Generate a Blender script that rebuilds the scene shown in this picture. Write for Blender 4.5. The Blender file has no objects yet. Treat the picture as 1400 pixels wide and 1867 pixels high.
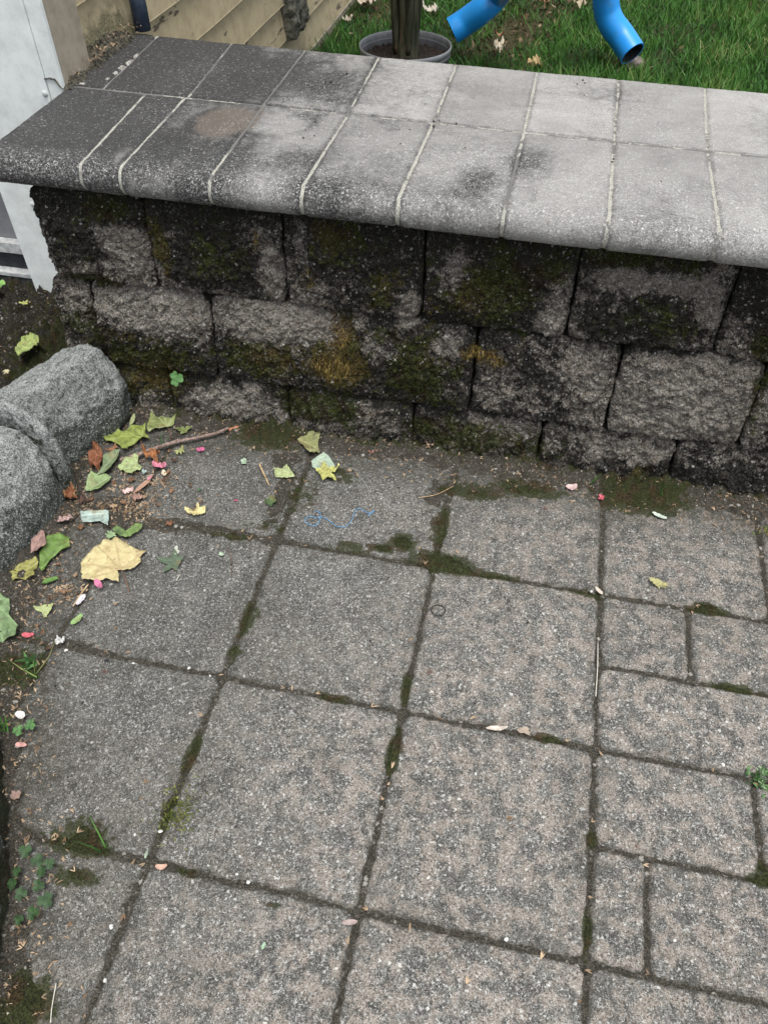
import bpy, math, random
import numpy as np
from mathutils import Matrix, Vector
random.seed(7)
RG = np.random.default_rng(11)
sc = bpy.context.scene
C = sc.collection
# ------------------------------------------------------------------ camera
PITCH, ROLL, YAW, CX, CY, CZ, FPX = 8.24587327e-01, 9.97502012e-04, -2.08965773e-01, 3.99300500e-01, -9.11995619e-01, 1.13374930e+00, 1.44408026e+03
fw = np.array([math.sin(YAW)*math.cos(PITCH), math.cos(YAW)*math.cos(PITCH), -math.sin(PITCH)])
rt0 = np.array([math.cos(YAW), -math.sin(YAW), 0.0]); up0 = np.cross(rt0, fw)
rt = rt0*math.cos(ROLL)+up0*math.sin(ROLL); up = up0*math.cos(ROLL)-rt0*math.sin(ROLL)
CAM = np.array([CX, CY, CZ])
cd = bpy.data.cameras.new('camera'); cam = bpy.data.objects.new('camera', cd); C.objects.link(cam)
cd.sensor_fit = 'HORIZONTAL'; cd.sensor_width = 36; cd.lens = 36*FPX/1400; cd.clip_start = 0.02; cd.clip_end = 300
M4 = Matrix(((rt[0], up[0], -fw[0], CX), (rt[1], up[1], -fw[1], CY), (rt[2], up[2], -fw[2], CZ), (0, 0, 0, 1)))
cam.matrix_world = M4; sc.camera = cam
# ------------------------------------------------------------------ light
SUN_EL, SUN_AZ = math.radians(74), math.radians(150)
w = bpy.data.worlds.new('World'); sc.world = w; w.use_nodes = True
nt = w.node_tree; bg = nt.nodes['Background']
sky = nt.nodes.new('ShaderNodeTexSky'); sky.sky_type = 'NISHITA'; sky.sun_disc = False
sky.sun_elevation = SUN_EL; sky.sun_rotation = SUN_AZ; sky.air_density = 1.0; sky.dust_density = 3.0
hs = nt.nodes.new('ShaderNodeHueSaturation'); hs.inputs['Saturation'].default_value = 0.28
nt.links.new(sky.outputs[0], hs.inputs['Color']); nt.links.new(hs.outputs[0], bg.inputs['Color'])
bg.inputs['Strength'].default_value = 0.15
sd = bpy.data.lights.new('sun', 'SUN'); sun = bpy.data.objects.new('sun', sd); C.objects.link(sun)
sd.energy = 1.5; sd.angle = math.radians(26); sd.color = (1.0, 0.97, 0.92)
sdir = Vector((math.sin(SUN_AZ)*math.cos(SUN_EL), math.cos(SUN_AZ)*math.cos(SUN_EL), math.sin(SUN_EL)))
sun.rotation_euler = sdir.to_track_quat('Z', 'Y').to_euler()
sc.view_settings.view_transform = 'Standard'; sc.view_settings.look = 'None'
sc.view_settings.exposure = 0.66; sc.view_settings.gamma = 1.0
sc.render.engine = 'CYCLES'

# ------------------------------------------------------------------ unprojection of photo pixels on to real planes
def ray(x, y): return fw*FPX + rt*(x-700) + up*(933.5-y)
def at(x, y, z=0.0):
    d = ray(x, y); return CAM + d*((z-CZ)/d[2])
def aty(x, y, Y):
    d = ray(x, y); return CAM + d*((Y-CY)/d[1])
def atx(x, y, X):
    d = ray(x, y); return CAM + d*((X-CX)/d[0])
def Z5(x, y): return (x/2.873, 600+y/2.873)      # coordinates read in an enlarged crop

# ------------------------------------------------------------------ noise
_p = np.random.default_rng(3).permutation(256); PERM = np.concatenate([_p, _p, _p])
_g = np.random.default_rng(5).normal(size=(256, 3)); GR = _g/np.linalg.norm(_g, axis=1)[:, None]
def perlin(P):
    P = np.asarray(P, float); i = np.floor(P).astype(int); f = P-i; i &= 255
    u = f*f*f*(f*(f*6-15)+10); out = np.zeros(len(P))
    for dx in (0, 1):
        wx = u[:, 0] if dx else 1-u[:, 0]
        for dy in (0, 1):
            wy = u[:, 1] if dy else 1-u[:, 1]
            for dz in (0, 1):
                wz = u[:, 2] if dz else 1-u[:, 2]
                h = PERM[PERM[PERM[(i[:, 0]+dx) & 255]+((i[:, 1]+dy) & 255)]+((i[:, 2]+dz) & 255)]
                g = GR[h]
                out += wx*wy*wz*(g[:, 0]*(f[:, 0]-dx)+g[:, 1]*(f[:, 1]-dy)+g[:, 2]*(f[:, 2]-dz))
    return out*1.5
def fbm(P, scale, oct=4, seed=0, rough=.5, ridge=False):
    P = np.asarray(P, float)*scale+seed*17.31; o = np.zeros(len(P)); a = 1; t = 0
    for k in range(oct):
        n = perlin(P)
        o += a*((1-2*np.abs(n)) if ridge else n); t += a; a *= rough; P = P*2.03+5.1
    return o/t
def ss(a, b, x): t = np.clip((x-a)/(b-a), 0, 1); return t*t*(3-2*t)

# ------------------------------------------------------------------ mesh + object helpers
def mkmesh(name, V, F, attrs=None, smooth=True):
    V = np.asarray(V, np.float32); me = bpy.data.meshes.new(name)
    if isinstance(F, np.ndarray): Fs = [F]
    elif len(F) and isinstance(F[0], np.ndarray): Fs = F
    else:
        Fs = None
    if Fs is None:
        me.from_pydata([tuple(map(float, v)) for v in V], [], F)
    else:
        me.vertices.add(len(V)); me.vertices.foreach_set('co', V.ravel())
        nl = sum(f.size for f in Fs); npoly = sum(len(f) for f in Fs)
        me.loops.add(nl); me.polygons.add(npoly)
        me.loops.foreach_set('vertex_index', np.concatenate([f.ravel() for f in Fs]).astype(np.int32))
        tot = np.concatenate([np.full(len(f), f.shape[1]) for f in Fs]); st = np.concatenate([[0], np.cumsum(tot)[:-1]])
        me.polygons.foreach_set('loop_start', st.astype(np.int32))
    me.update(calc_edges=True); me.validate()
    for k, a in (attrs or {}).items():
        at_ = me.attributes.new(k, 'FLOAT', 'POINT'); at_.data.foreach_set('value', np.asarray(a, np.float32))
    if smooth: me.polygons.foreach_set('use_smooth', np.ones(len(me.polygons), bool))
    return me
def obj(name, V, F, mat, parent=None, attrs=None, smooth=True, loc=None):
    V = np.asarray(V, float)
    if loc is not None: V = V-np.asarray(loc)
    me = mkmesh(name, V, F, attrs, smooth)
    if mat: me.materials.append(mat)
    o = bpy.data.objects.new(name, me); C.objects.link(o)
    pl = np.asarray(parent.location) if parent is not None else np.zeros(3)
    if parent is not None:
        o.parent = parent
        g = parent.parent
        while g is not None: pl = pl+np.asarray(g.location); g = g.parent
    o.location = (np.asarray(loc) if loc is not None else np.zeros(3))-pl
    return o
def empty(name, loc):
    o = bpy.data.objects.new(name, None); C.objects.link(o); o.location = loc; o.empty_display_size = .05; return o
def tag(o, label=None, cat=None, group=None, kind=None):
    if label: o['label'] = label
    if cat: o['category'] = cat
    if group: o['group'] = group
    if kind: o['kind'] = kind
    return o
def gridfaces(nx, ny, off=0, flip=False):
    i = np.arange(nx-1)[:, None]*ny+np.arange(ny-1)[None, :]
    i = i.ravel()+off
    q = np.stack([i, i+ny, i+ny+1, i+1], 1)
    return q[:, ::-1].copy() if flip else q
def box(x0, x1, y0, y1, z0, z1):
    V = [(x, y, z) for x in (x0, x1) for y in (y0, y1) for z in (z0, z1)]
    F = [(0, 1, 3, 2), (4, 6, 7, 5), (0, 4, 5, 1), (2, 3, 7, 6), (0, 2, 6, 4), (1, 5, 7, 3)]
    return V, F
def bevbox(name, b, mat, parent, bev=.003, loc=None):
    V, F = box(*b); o = obj(name, V, F, mat, parent, smooth=False, loc=loc)
    import bmesh
    bm = bmesh.new(); bm.from_mesh(o.data)
    bmesh.ops.bevel(bm, geom=list(bm.edges), offset=bev, segments=2, affect='EDGES', profile=.6)
    bm.to_mesh(o.data); bm.free(); return o
def tube(pts, radii, n=12, cap=True):
    pts = np.asarray(pts, float); radii = np.broadcast_to(radii, len(pts)); V = []; up_ = np.array([0.1, .2, 1.0])
    t0 = None
    for k in range(len(pts)):
        t = pts[min(k+1, len(pts)-1)]-pts[max(k-1, 0)]; t /= np.linalg.norm(t)+1e-12
        if t0 is None:
            a = np.cross(t, up_)
            if np.linalg.norm(a) < .1: a = np.cross(t, (1, 0, 0))
        else: a = a-t*np.dot(a, t)
        a /= np.linalg.norm(a); b = np.cross(t, a); t0 = t
        th = np.linspace(0, 2*np.pi, n, endpoint=False)
        V.append(pts[k]+radii[k]*(np.cos(th)[:, None]*a+np.sin(th)[:, None]*b))
    V = np.concatenate(V); F = []
    for k in range(len(pts)-1):
        for j in range(n):
            F.append((k*n+j, k*n+(j+1) % n, (k+1)*n+(j+1) % n, (k+1)*n+j))
    if cap: F.append(tuple(range(n))[::-1]); F.append(tuple(range((len(pts)-1)*n, len(pts)*n)))
    return V, F
def smoothpath(P, n=8):
    P = np.asarray(P, float); out = []
    Q = np.vstack([2*P[0]-P[1], P, 2*P[-1]-P[-2]])
    for i in range(1, len(Q)-2):
        for t in np.linspace(0, 1, n, endpoint=False):
            a, b, c, d = Q[i-1], Q[i], Q[i+1], Q[i+2]
            out.append(.5*((2*b)+(-a+c)*t+(2*a-5*b+4*c-d)*t*t+(-a+3*b-3*c+d)*t**3))
    out.append(P[-1]); return np.array(out)
def merge(parts):
    V = []; F = []; n = 0
    for v, f in parts:
        V.append(np.asarray(v, float)); F += [tuple(int(i)+n for i in q) for q in f]; n += len(v)
    return np.concatenate(V), F
def blades(P, D, L, W, bend=.3, rnd=None, extra=None):
    """many thin pointed blades as one mesh: 5 verts each"""
    N = len(P); D = D/np.linalg.norm(D, axis=1)[:, None]
    S = np.cross(D, RG.normal(size=(N, 3))); S /= np.linalg.norm(S, axis=1)[:, None]
    Bn = np.cross(D, S)
    L = np.broadcast_to(L, N)[:, None]; W = np.broadcast_to(W, N)[:, None]; bend = np.broadcast_to(bend, N)[:, None]
    mid = P+D*L*.55+Bn*L*bend*.25; tip = P+D*L+Bn*L*bend
    V = np.stack([P-S*W*.5, P+S*W*.5, mid-S*W*.42, mid+S*W*.42, tip], 1).reshape(-1, 3)
    b = np.arange(N)[:, None]*5
    Q = b+np.array([[0, 1, 3, 2]]); T = b+np.array([[2, 3, 4]])
    r = RG.random(N) if rnd is None else rnd
    at_ = {'rnd': np.repeat(r, 5), 'tip': np.tile([0, 0, .6, .6, 1], N)}
    for k, v in (extra or {}).items(): at_[k] = np.repeat(v, 5)
    return V, [Q, T], at_

# ------------------------------------------------------------------ material helpers
class NT:
    def __init__(s, name):
        s.m = bpy.data.materials.new(name); s.m.use_nodes = True; s.t = s.m.node_tree; s.b = s.t.nodes['Principled BSDF']
        s.geo = s.t.nodes.new('ShaderNodeNewGeometry'); s.pos = s.geo.outputs['Position']
    def n(s, typ, **kw):
        nd = s.t.nodes.new(typ)
        for k, v in kw.items(): setattr(nd, k, v)
        return nd
    def link(s, a, b):
        if isinstance(a, (int, float)): b.default_value = a
        elif isinstance(a, (tuple, list)): b.default_value = tuple(a)+((1,) if len(a) == 3 and len(b.default_value) == 4 else ())
        else: s.t.links.new(a, b)
    def attr(s, name): return s.n('ShaderNodeAttribute', attribute_name=name).outputs['Fac']
    def noise(s, scale, detail=4, rough=.55, vec=None, dist=0):
        nd = s.n('ShaderNodeTexNoise'); nd.inputs['Scale'].default_value = scale; nd.inputs['Detail'].default_value = detail
        nd.inputs['Roughness'].default_value = rough; nd.inputs['Distortion'].default_value = dist
        s.link(vec if vec is not None else s.pos, nd.inputs['Vector']); return nd.outputs['Fac']
    def stretch(s, sx, sy, sz):
        nd = s.n('ShaderNodeVectorMath', operation='MULTIPLY'); s.link(s.pos, nd.inputs[0]); nd.inputs[1].default_value = (sx, sy, sz); return nd.outputs[0]
    def voro(s, scale, vec=None):
        nd = s.n('ShaderNodeTexVoronoi'); nd.inputs['Scale'].default_value = scale; s.link(vec if vec is not None else s.pos, nd.inputs['Vector'])
        sep = s.n('ShaderNodeSeparateColor'); s.link(nd.outputs['Color'], sep.inputs[0])
        return nd.outputs['Distance'], sep.outputs[0], sep.outputs[1]
    def math(s, op, a, b=0.0, clamp=False):
        nd = s.n('ShaderNodeMath', operation=op, use_clamp=clamp); s.link(a, nd.inputs[0]); s.link(b, nd.inputs[1]); return nd.outputs[0]
    def rng(s, a, lo, hi, olo=0., ohi=1.):
        nd = s.n('ShaderNodeMapRange', interpolation_type='SMOOTHSTEP'); s.link(a, nd.inputs[0])
        for k, v in zip((1, 2, 3, 4), (lo, hi, olo, ohi)): s.link(v, nd.inputs[k])
        return nd.outputs[0]
    def mix(s, f, a, b, blend='MIX'):
        nd = s.n('ShaderNodeMix', data_type='RGBA', blend_type=blend); s.link(f, nd.inputs[0]); s.link(a, nd.inputs[6]); s.link(b, nd.inputs[7]); return nd.outputs[2]
    def grains(s, scale, thr, rad, vec=None):
        if vec is None:
            if not hasattr(s, 'dv'):
                nz = s.n('ShaderNodeTexNoise'); nz.inputs['Scale'].default_value = 420; nz.inputs['Detail'].default_value = 2; s.link(s.pos, nz.inputs['Vector'])
                sb = s.n('ShaderNodeVectorMath', operation='SUBTRACT'); s.link(nz.outputs['Color'], sb.inputs[0]); sb.inputs[1].default_value = (.5, .5, .5)
                ml = s.n('ShaderNodeVectorMath', operation='SCALE'); s.link(sb.outputs[0], ml.inputs[0]); ml.inputs['Scale'].default_value = .0075
                ad = s.n('ShaderNodeVectorMath', operation='ADD'); s.link(s.pos, ad.inputs[0]); s.link(ml.outputs[0], ad.inputs[1]); s.dv = ad.outputs[0]
            vec = s.dv
        d, r, g = s.voro(scale, vec); a = s.math('GREATER_THAN', r, thr)
        rr = s.math('MULTIPLY', g, rad*1.5); rr = s.math('ADD', rr, rad*.45); b = s.math('LESS_THAN', d, rr)
        return s.math('MULTIPLY', s.math('MULTIPLY', a, b), s.math('ADD', s.math('MULTIPLY', g, .7), .35), True)
    def bump(s, h, strength=.5, dist=.001, normal=None):
        nd = s.n('ShaderNodeBump'); nd.inputs['Strength'].default_value = strength; nd.inputs['Distance'].default_value = dist
        s.link(h, nd.inputs['Height'])
        if normal is not None: s.link(normal, nd.inputs['Normal'])
        return nd.outputs[0]
    def done(s, col, rough=.9, normal=None, spec=.3):
        s.link(col, s.b.inputs['Base Color']); s.link(rough, s.b.inputs['Roughness']); s.b.inputs['Specular IOR Level'].default_value = spec
        if normal is not None: s.link(normal, s.b.inputs['Normal'])
        return s.m

def moss_color(t, gold=None, hi=(.042, .050, .014)):
    a = t.noise(350, 3); b = t.noise(30, 3)
    c = t.mix(t.rng(a, .35, .65), (.008, .012, .003), hi)
    c = t.mix(t.rng(b, .46, .66), c, t.mix(t.rng(a, .35, .65), (.008, .006, .003), (.065, .045, .018)))
    if gold is not None:
        g = t.mix(t.rng(a, .35, .65), (.04, .022, .008), (.24, .16, .045))
        c = t.mix(gold, c, g)
    return c

def mat_paver():
    t = NT('paving_concrete')
    wv = t.pos
    f = t.noise(620, 3, .7); m = t.noise(210, 3, .65); big = t.noise(11, 5, .6); mid = t.noise(38, 4, .6)
    c = t.mix(t.rng(f, .36, .66), (.040, .040, .035), (.215, .210, .190))
    c = t.mix(t.rng(m, .4, .7), c, (.155, .150, .138))
    k = t.math('MULTIPLY', t.rng(big, .3, .7, .62, 1.15), t.rng(t.noise(42, 5, .65), .3, .7, .60, 1.25)); kk = t.n('ShaderNodeCombineColor')
    for i in range(3): t.link(k, kk.inputs[i])
    c = t.mix(1.0, c, kk.outputs[0], 'MULTIPLY')
    warm = t.attr('warm')
    wm = t.math('MULTIPLY', warm, t.rng(mid, .44, .58))
    c = t.mix(t.math('MULTIPLY', wm, .8), c, t.mix(t.rng(f, .35, .65), (.16, .137, .113), (.42, .362, .305)))
    dk = t.math('MULTIPLY', warm, t.rng(t.noise(24, 5, .6), .56, .66))
    c = t.mix(t.math('MULTIPLY', dk, .68), c, (.065, .063, .064))
    g1 = t.grains(680, .62, .48); g2 = t.grains(430, .84, .42); g3 = t.grains(230, .972, .30)
    c = t.mix(t.math('MULTIPLY', g1, .72), c, (.44, .44, .42))
    g4 = t.grains(580, .54, .50)
    c = t.mix(t.math('MULTIPLY', g4, .85), c, (.028, .028, .027))
    c = t.mix(t.math('MULTIPLY', g2, .8), c, (.56, .56, .53))
    c = t.mix(t.math('MULTIPLY', g3, .75), c, (.66, .66, .62))
    d = t.attr('dirt'); dn = t.rng(t.noise(90, 4, .6), .3, .7, .35, 1.0)
    c = t.mix(t.math('MULTIPLY', d, dn, True), c, t.mix(t.rng(f, .4, .6), (.022, .021, .016), (.07, .066, .052)))
    ms = t.attr('moss'); mn = t.noise(70, 4, .65)
    mm = t.rng(t.math('ADD', ms, t.math('MULTIPLY', t.math('SUBTRACT', mn, .5), 1.3)), .42, .62)
    c = t.mix(t.math('MULTIPLY', mm, .85), c, moss_color(t))
    rs = t.rng(t.noise(17, 2, .5), .735, .76)
    c = t.mix(t.math('MULTIPLY', rs, .7), c, (.10, .05, .035))
    h = t.math('ADD', t.math('MULTIPLY', f, .6), t.math('ADD', t.math('MULTIPLY', g2, .5), t.math('MULTIPLY', m, .8)))
    return t.done(c, .92, t.bump(h, .75, .0016), .25)

def mat_cap():
    t = NT('coping_concrete')
    f = t.noise(700, 3, .7); m = t.noise(180, 4, .65); big = t.noise(10, 4, .6)
    c = t.mix(t.rng(f, .34, .64), (.168, .162, .153), (.50, .488, .460))
    c = t.mix(t.rng(m, .35, .7), c, (.32, .318, .308))
    tl = t.attr('tile'); k = t.math('ADD', t.rng(big, .3, .7, .76, 1.04), t.math('MULTIPLY', tl, .14)); kk = t.n('ShaderNodeCombineColor')
    for i in range(3): t.link(k, kk.inputs[i])
    c = t.mix(1.0, c, kk.outputs[0], 'MULTIPLY')
    d = t.attr('dirt')
    dn = t.noise(60, 5, .7)
    dd = t.rng(t.math('ADD', d, t.math('MULTIPLY', t.math('SUBTRACT', dn, .5), .9)), .1, .85)
    c = t.mix(t.math('MULTIPLY', dd, .96), c, t.mix(t.rng(f, .40, .70), (.016, .016, .016), (.082, .081, .080)))
    tn = t.attr('tan')
    tn2 = t.rng(t.math('ADD', tn, t.math('MULTIPLY', t.math('SUBTRACT', t.noise(45, 3), .5), .6)), .15, .50)
    c = t.mix(t.math('MULTIPLY', tn2, .85), c, t.mix(t.rng(f, .35, .65), (.075, .062, .050), (.20, .168, .140)))
    g1 = t.grains(600, .62, .46); g2 = t.grains(380, .87, .40)
    sp = t.attr('speck')
    c = t.mix(t.math('MULTIPLY', t.math('MULTIPLY', g1, sp), .75), c, (.66, .66, .64))
    c = t.mix(t.math('MULTIPLY', g2, t.math('ADD', t.math('MULTIPLY', sp, .6), .2)), c, (.74, .74, .72))
    g4 = t.grains(520, .68, .46)
    c = t.mix(t.math('MULTIPLY', t.math('MULTIPLY', g4, sp), .72), c, (.05, .05, .05))
    h = t.math('ADD', t.math('MULTIPLY', f, .8), t.math('ADD', t.math('MULTIPLY', g1, .3), t.math('MULTIPLY', g4, -.5)))
    return t.done(c, .9, t.bump(h, .7, .0016), .25)

def mat_block():
    t = NT('split_concrete')
    f = t.noise(520, 4, .75); m = t.noise(150, 4, .65); big = t.noise(14, 4, .6)
    c = t.mix(t.rng(f, .38, .62), (.045, .036, .028), (.43, .36, .285))
    c = t.mix(t.rng(m, .45, .7), c, (.15, .13, .112))
    g1 = t.grains(520, .62, .48); g2 = t.grains(320, .82, .42)
    c = t.mix(t.math('MULTIPLY', g1, .8), c, (.55, .54, .51)); c = t.mix(t.math('MULTIPLY', g2, .9), c, (.72, .71, .68))
    g3 = t.grains(430, .60, .5); c = t.mix(t.math('MULTIPLY', g3, .9), c, (.02, .018, .016))
    pa = t.math('MULTIPLY', t.attr('pale'), t.rng(t.noise(60, 4, .7), .35, .6)); c = t.mix(t.math('MULTIPLY', pa, .65), c, t.mix(t.rng(f, .38, .60), (.14, .122, .10), (.76, .71, .63)))
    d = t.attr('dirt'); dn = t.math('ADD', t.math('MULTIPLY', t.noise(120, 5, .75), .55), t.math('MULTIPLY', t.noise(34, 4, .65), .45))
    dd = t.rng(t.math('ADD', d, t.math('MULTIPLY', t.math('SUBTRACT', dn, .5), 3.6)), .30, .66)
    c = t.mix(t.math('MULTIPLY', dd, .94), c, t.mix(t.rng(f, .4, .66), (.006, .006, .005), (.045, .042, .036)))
    ms = t.attr('moss'); mn = t.noise(85, 5, .7)
    mn2 = t.noise(26, 4, .65); mm = t.rng(t.math('ADD', t.math('MULTIPLY', ms, .85), t.math('MULTIPLY', t.math('SUBTRACT', t.math('ADD', t.math('MULTIPLY', mn, .6), t.math('MULTIPLY', mn2, .5)), .55), 3.0)), .42, .72)
    c = t.mix(t.math('MULTIPLY', mm, .9), c, moss_color(t, t.attr('gold'), (.085, .105, .018)))
    g6 = t.grains(360, .80, .46); c = t.mix(t.math('MULTIPLY', g6, t.rng(t.noise(50, 3, .6), .42, .6, .05, .55)), c, (.42, .40, .35)); g7 = t.grains(250, .955, .36); c = t.mix(t.math('MULTIPLY', g7, .8), c, (.62, .61, .58))
    h = t.math('ADD', f, t.math('ADD', t.math('MULTIPLY', m, 1.9), t.math('MULTIPLY', g1, .3)))
    return t.done(c, .93, t.bump(h, 1.0, .0058), .2)

def mat_ground():
    t = NT('damp_soil')
    f = t.noise(420, 4, .75); m = t.noise(60, 4, .65)
    c = t.mix(t.rng(f, .38, .66), (.018, .017, .013), (.115, .104, .084))
    c = t.mix(t.rng(m, .5, .7), c, (.034, .032, .024))
    c = t.mix(t.math('MULTIPLY', t.attr('humus'), .8), c, t.mix(t.rng(f, .4, .66), (.006, .0055, .005), (.04, .034, .026)))
    g1 = t.grains(300, .88, .42); c = t.mix(t.math('MULTIPLY', g1, .5), c, (.28, .26, .24))
    g2 = t.grains(160, .95, .35); c = t.mix(t.math('MULTIPLY', g2, .7), c, (.5, .48, .44))
    ms = t.attr('moss'); mn = t.noise(55, 4, .65)
    mm = t.rng(t.math('ADD', ms, t.math('MULTIPLY', t.math('SUBTRACT', mn, .5), 1.2)), .42, .62)
    c = t.mix(t.math('MULTIPLY', mm, .9), c, moss_color(t))
    return t.done(c, .95, t.bump(t.math('ADD', f, t.math('MULTIPLY', m, 1.5)), .9, .003), .2)

def mat_granite():
    t = NT('granite')
    f = t.noise(420, 4, .8); m = t.noise(90, 4, .7); big = t.noise(14, 3, .6)
    wave = t.noise(26, 5, .7, t.stretch(1, 1, 2.2), .6)
    c = t.mix(t.rng(f, .38, .62), (.085, .095, .09), (.62, .65, .63))
    c = t.mix(t.rng(m, .54, .64), c, (.10, .115, .105))
    c = t.mix(t.math('MULTIPLY', t.rng(wave, .52, .60), .6), c, (.07, .085, .075)); c = t.mix(t.math('MULTIPLY', t.rng(t.noise(55, 5, .7), .56, .66), .6), c, (.46, .49, .47))
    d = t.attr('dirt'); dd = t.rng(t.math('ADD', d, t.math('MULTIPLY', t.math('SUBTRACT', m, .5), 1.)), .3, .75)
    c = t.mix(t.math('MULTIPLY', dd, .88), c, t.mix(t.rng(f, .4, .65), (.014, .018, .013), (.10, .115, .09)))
    g1 = t.grains(480, .66, .46)
    c = t.mix(t.math('MULTIPLY', g1, .75), c, (.66, .69, .67)); g5 = t.grains(400, .72, .46); c = t.mix(t.math('MULTIPLY', g5, .7), c, (.04, .048, .044))
    ms = t.attr('moss'); mm = t.rng(t.math('ADD', ms, t.math('MULTIPLY', t.math('SUBTRACT', t.noise(70, 4), .5), 1.1)), .45, .62)
    c = t.mix(t.math('MULTIPLY', mm, .9), c, moss_color(t))
    return t.done(c, .85, t.bump(t.math('ADD', f, t.math('MULTIPLY', m, 1.6)), 1., .0045), .3)

def mat_blades(name, c0, c1, c2, rough=.7, trans=0):
    t = NT(name); r = t.attr('rnd'); tp = t.attr('tip')
    c = t.mix(r, c0, c1); c = t.mix(t.rng(r, .85, 1.), c, c2)
    return t.done(c, rough, None, .3)
def mat_moss():
    t = NT('moss_tufts'); r = t.attr('rnd'); g = t.attr('gold'); tp = t.attr('tip')
    c = t.mix(r, (.008, .013, .004), (.062, .078, .020)); c = t.mix(t.rng(r, .6, .8), c, (.06, .042, .014))
    gg = t.mix(r, (.05, .030, .010), (.38, .28, .08)); c = t.mix(g, c, gg)
    return t.done(c, .8, None, .2)
def mat_simple(name, c0, c1, scale=60, rough=.8, bump=.3, bd=.001, spec=.3, detail=4):
    t = NT(name); n = t.noise(scale, detail, .65); c = t.mix(t.rng(n, .35, .65), c0, c1)
    return t.done(c, rough, t.bump(t.noise(scale*3, 3), bump, bd), spec)

M_PAVER, M_CAP, M_BLOCK, M_GROUND, M_GRANITE, M_MOSS = mat_paver(), mat_cap(), mat_block(), mat_ground(), mat_granite(), mat_moss()
def mat_mortar():
    t = NT('pale_mortar'); f = t.noise(480, 3, .7); m = t.noise(22, 4, .7)
    c = t.mix(t.rng(f, .3, .65), (.19, .187, .165), (.50, .493, .43))
    d = t.attr('dirt'); c = t.mix(t.rng(t.math('ADD', d, t.math('MULTIPLY', t.math('SUBTRACT', m, .5), 3.6)), .28, .5), c, (.16, .157, .148))
    c = t.mix(t.rng(t.noise(9, 3), .58, .7), c, (.30, .285, .27))
    return t.done(c, .9, t.bump(f, .7, .002), .2)
M_MORTAR = mat_mortar()

# ------------------------------------------------------------------ fields of moss and dirt (stains of the place, plus coping shade painted on the wall top)
def blobs(P, axes, L, conv):
    """sum of soft spots; L = (px,py,rx,ry,strength) read in the photograph, laid on the real surface by conv"""
    a, b = axes; o = np.zeros(len(P))
    for (px, py, rx, ry, s) in L:
        c = conv(px, py); ex = conv(px+10, py); ey = conv(px, py+10)
        ax = rx*abs(ex[a]-c[a])/10; bx = ry*abs(ey[b]-c[b])/10
        d = ((P[:, a]-c[a])/ax)**2+((P[:, b]-c[b])/bx)**2
        o = np.maximum(o, s*np.exp(-.5*d*1.4)) if s > 0 else o
        if s < 0: o = o+s*np.exp(-.5*d*1.4)
    return o
LB = np.array([(-.50, .33), (-.461, .23), (-.43, .05), (-.40, -.106), (-.365, -.28), (-.340, -.333), (-.29, -.455), (-.215, -.575), (-.145, -.68), (-.075, -.80), (.07, -1.05)])
def leftx(Y): return np.interp(-Y, -LB[:, 1], LB[:, 0])
GMOSS = [(735, 990, 28, 17, 1.1), (825, 1030, 45, 20, 1.1), (780, 1015, 40, 15, .9), (700, 1000, 40, 10, .9), (640, 995, 40, 9, .8), (900, 1050, 40, 9, .7), (800, 960, 20, 35, .8),
         (560, 905, 35, 45, .6), (870, 900, 60, 16, .8), (960, 895, 60, 14, .9), (1170, 905, 70, 32, 1.0), (1290, 1110, 28, 11, 1.1), (150, 1530, 55, 45, .95), (140, 1600, 55, 25, .85),
         (310, 1480, 30, 35, .55), (350, 1375, 14, 34, .9), (740, 1255, 9, 26, .9), (718, 1370, 15, 34, 1.), (610, 1275, 30, 9, .8), (1000, 1347, 25, 9, .8), (1395, 1600, 25, 25, .9),
         (1070, 1700, 9, 40, .7), (1078, 1530, 9, 14, .8), (60, 1830, 50, 55, .9), (35, 1220, 40, 40, .7), (455, 1130, 22, 35, .7), (490, 790, 60, 30, .8), (420, 760, 70, 20, .6), (620, 870, 40, 22, .6),
         (340, 1590, 30, 12, .5), (500, 1650, 30, 9, .6), (1340, 1255, 40, 9, .8), (740, 800, 90, 14, .7), (480, 960, 60, 12, .55), (420, 980, 50, 12, .5), (430, 1190, 16, 20, .6), (1070, 1085, 30, 10, .6)]
def ground_moss(P): return blobs(P, (0, 1), GMOSS, at)

# ------------------------------------------------------------------ the ground sheet: fills joints, berms at wall foot and along the left edging
FILL = [(515, 900, 20, 60, 1.), (520, 840, 30, 30, 1.), (380, 965, 110, 12, 1.), (300, 955, 80, 20, .9), (215, 940, 70, 40, 1.), (800, 900, 30, 30, 1.), (1100, 905, 20, 20, .9), (150, 1180, 50, 14, .8), (505, 985, 30, 14, 1.), (230, 1640, 20, 60, .6), (210, 1560, 60, 16, .7)]
def groundz(P):
    X, Y = P[:, 0], P[:, 1]
    n1 = fbm(P, 55, 4, 1); n2 = fbm(P, 9, 3, 2); n3 = fbm(P, 260, 2, 3)
    z = -.0042+n1*.0036+n3*.0012
    ms = P[:, 3] if P.shape[1] > 3 else 0
    wf = ss(.235+n2[:]*.05, .31, Y)*.024
    e = leftx(Y)-X+n2*.035
    le = ss(-.03, .06, e)*.020+ss(.05, .30, e)*.03
    bed = ss(-.52, -.62, X)*ss(.20, .40, Y)*.0
    z = z+np.clip(blobs(P[:, :3], (0, 1), FILL, at), 0, 1)*.0062
    return z+wf*(1+n1)+le*(1+.5*n1)+ss(.5, 1., ms)*.0075*(1+n1)
xs = np.arange(-1.0, 1.02, .0042); ys = np.arange(-1.0, .62, .0042)
xs = np.concatenate([[-3, -1.8, -1.3], xs, [1.3, 2, 3]]); ys = np.concatenate([[-4, -2.2, -1.4], ys])
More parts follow.
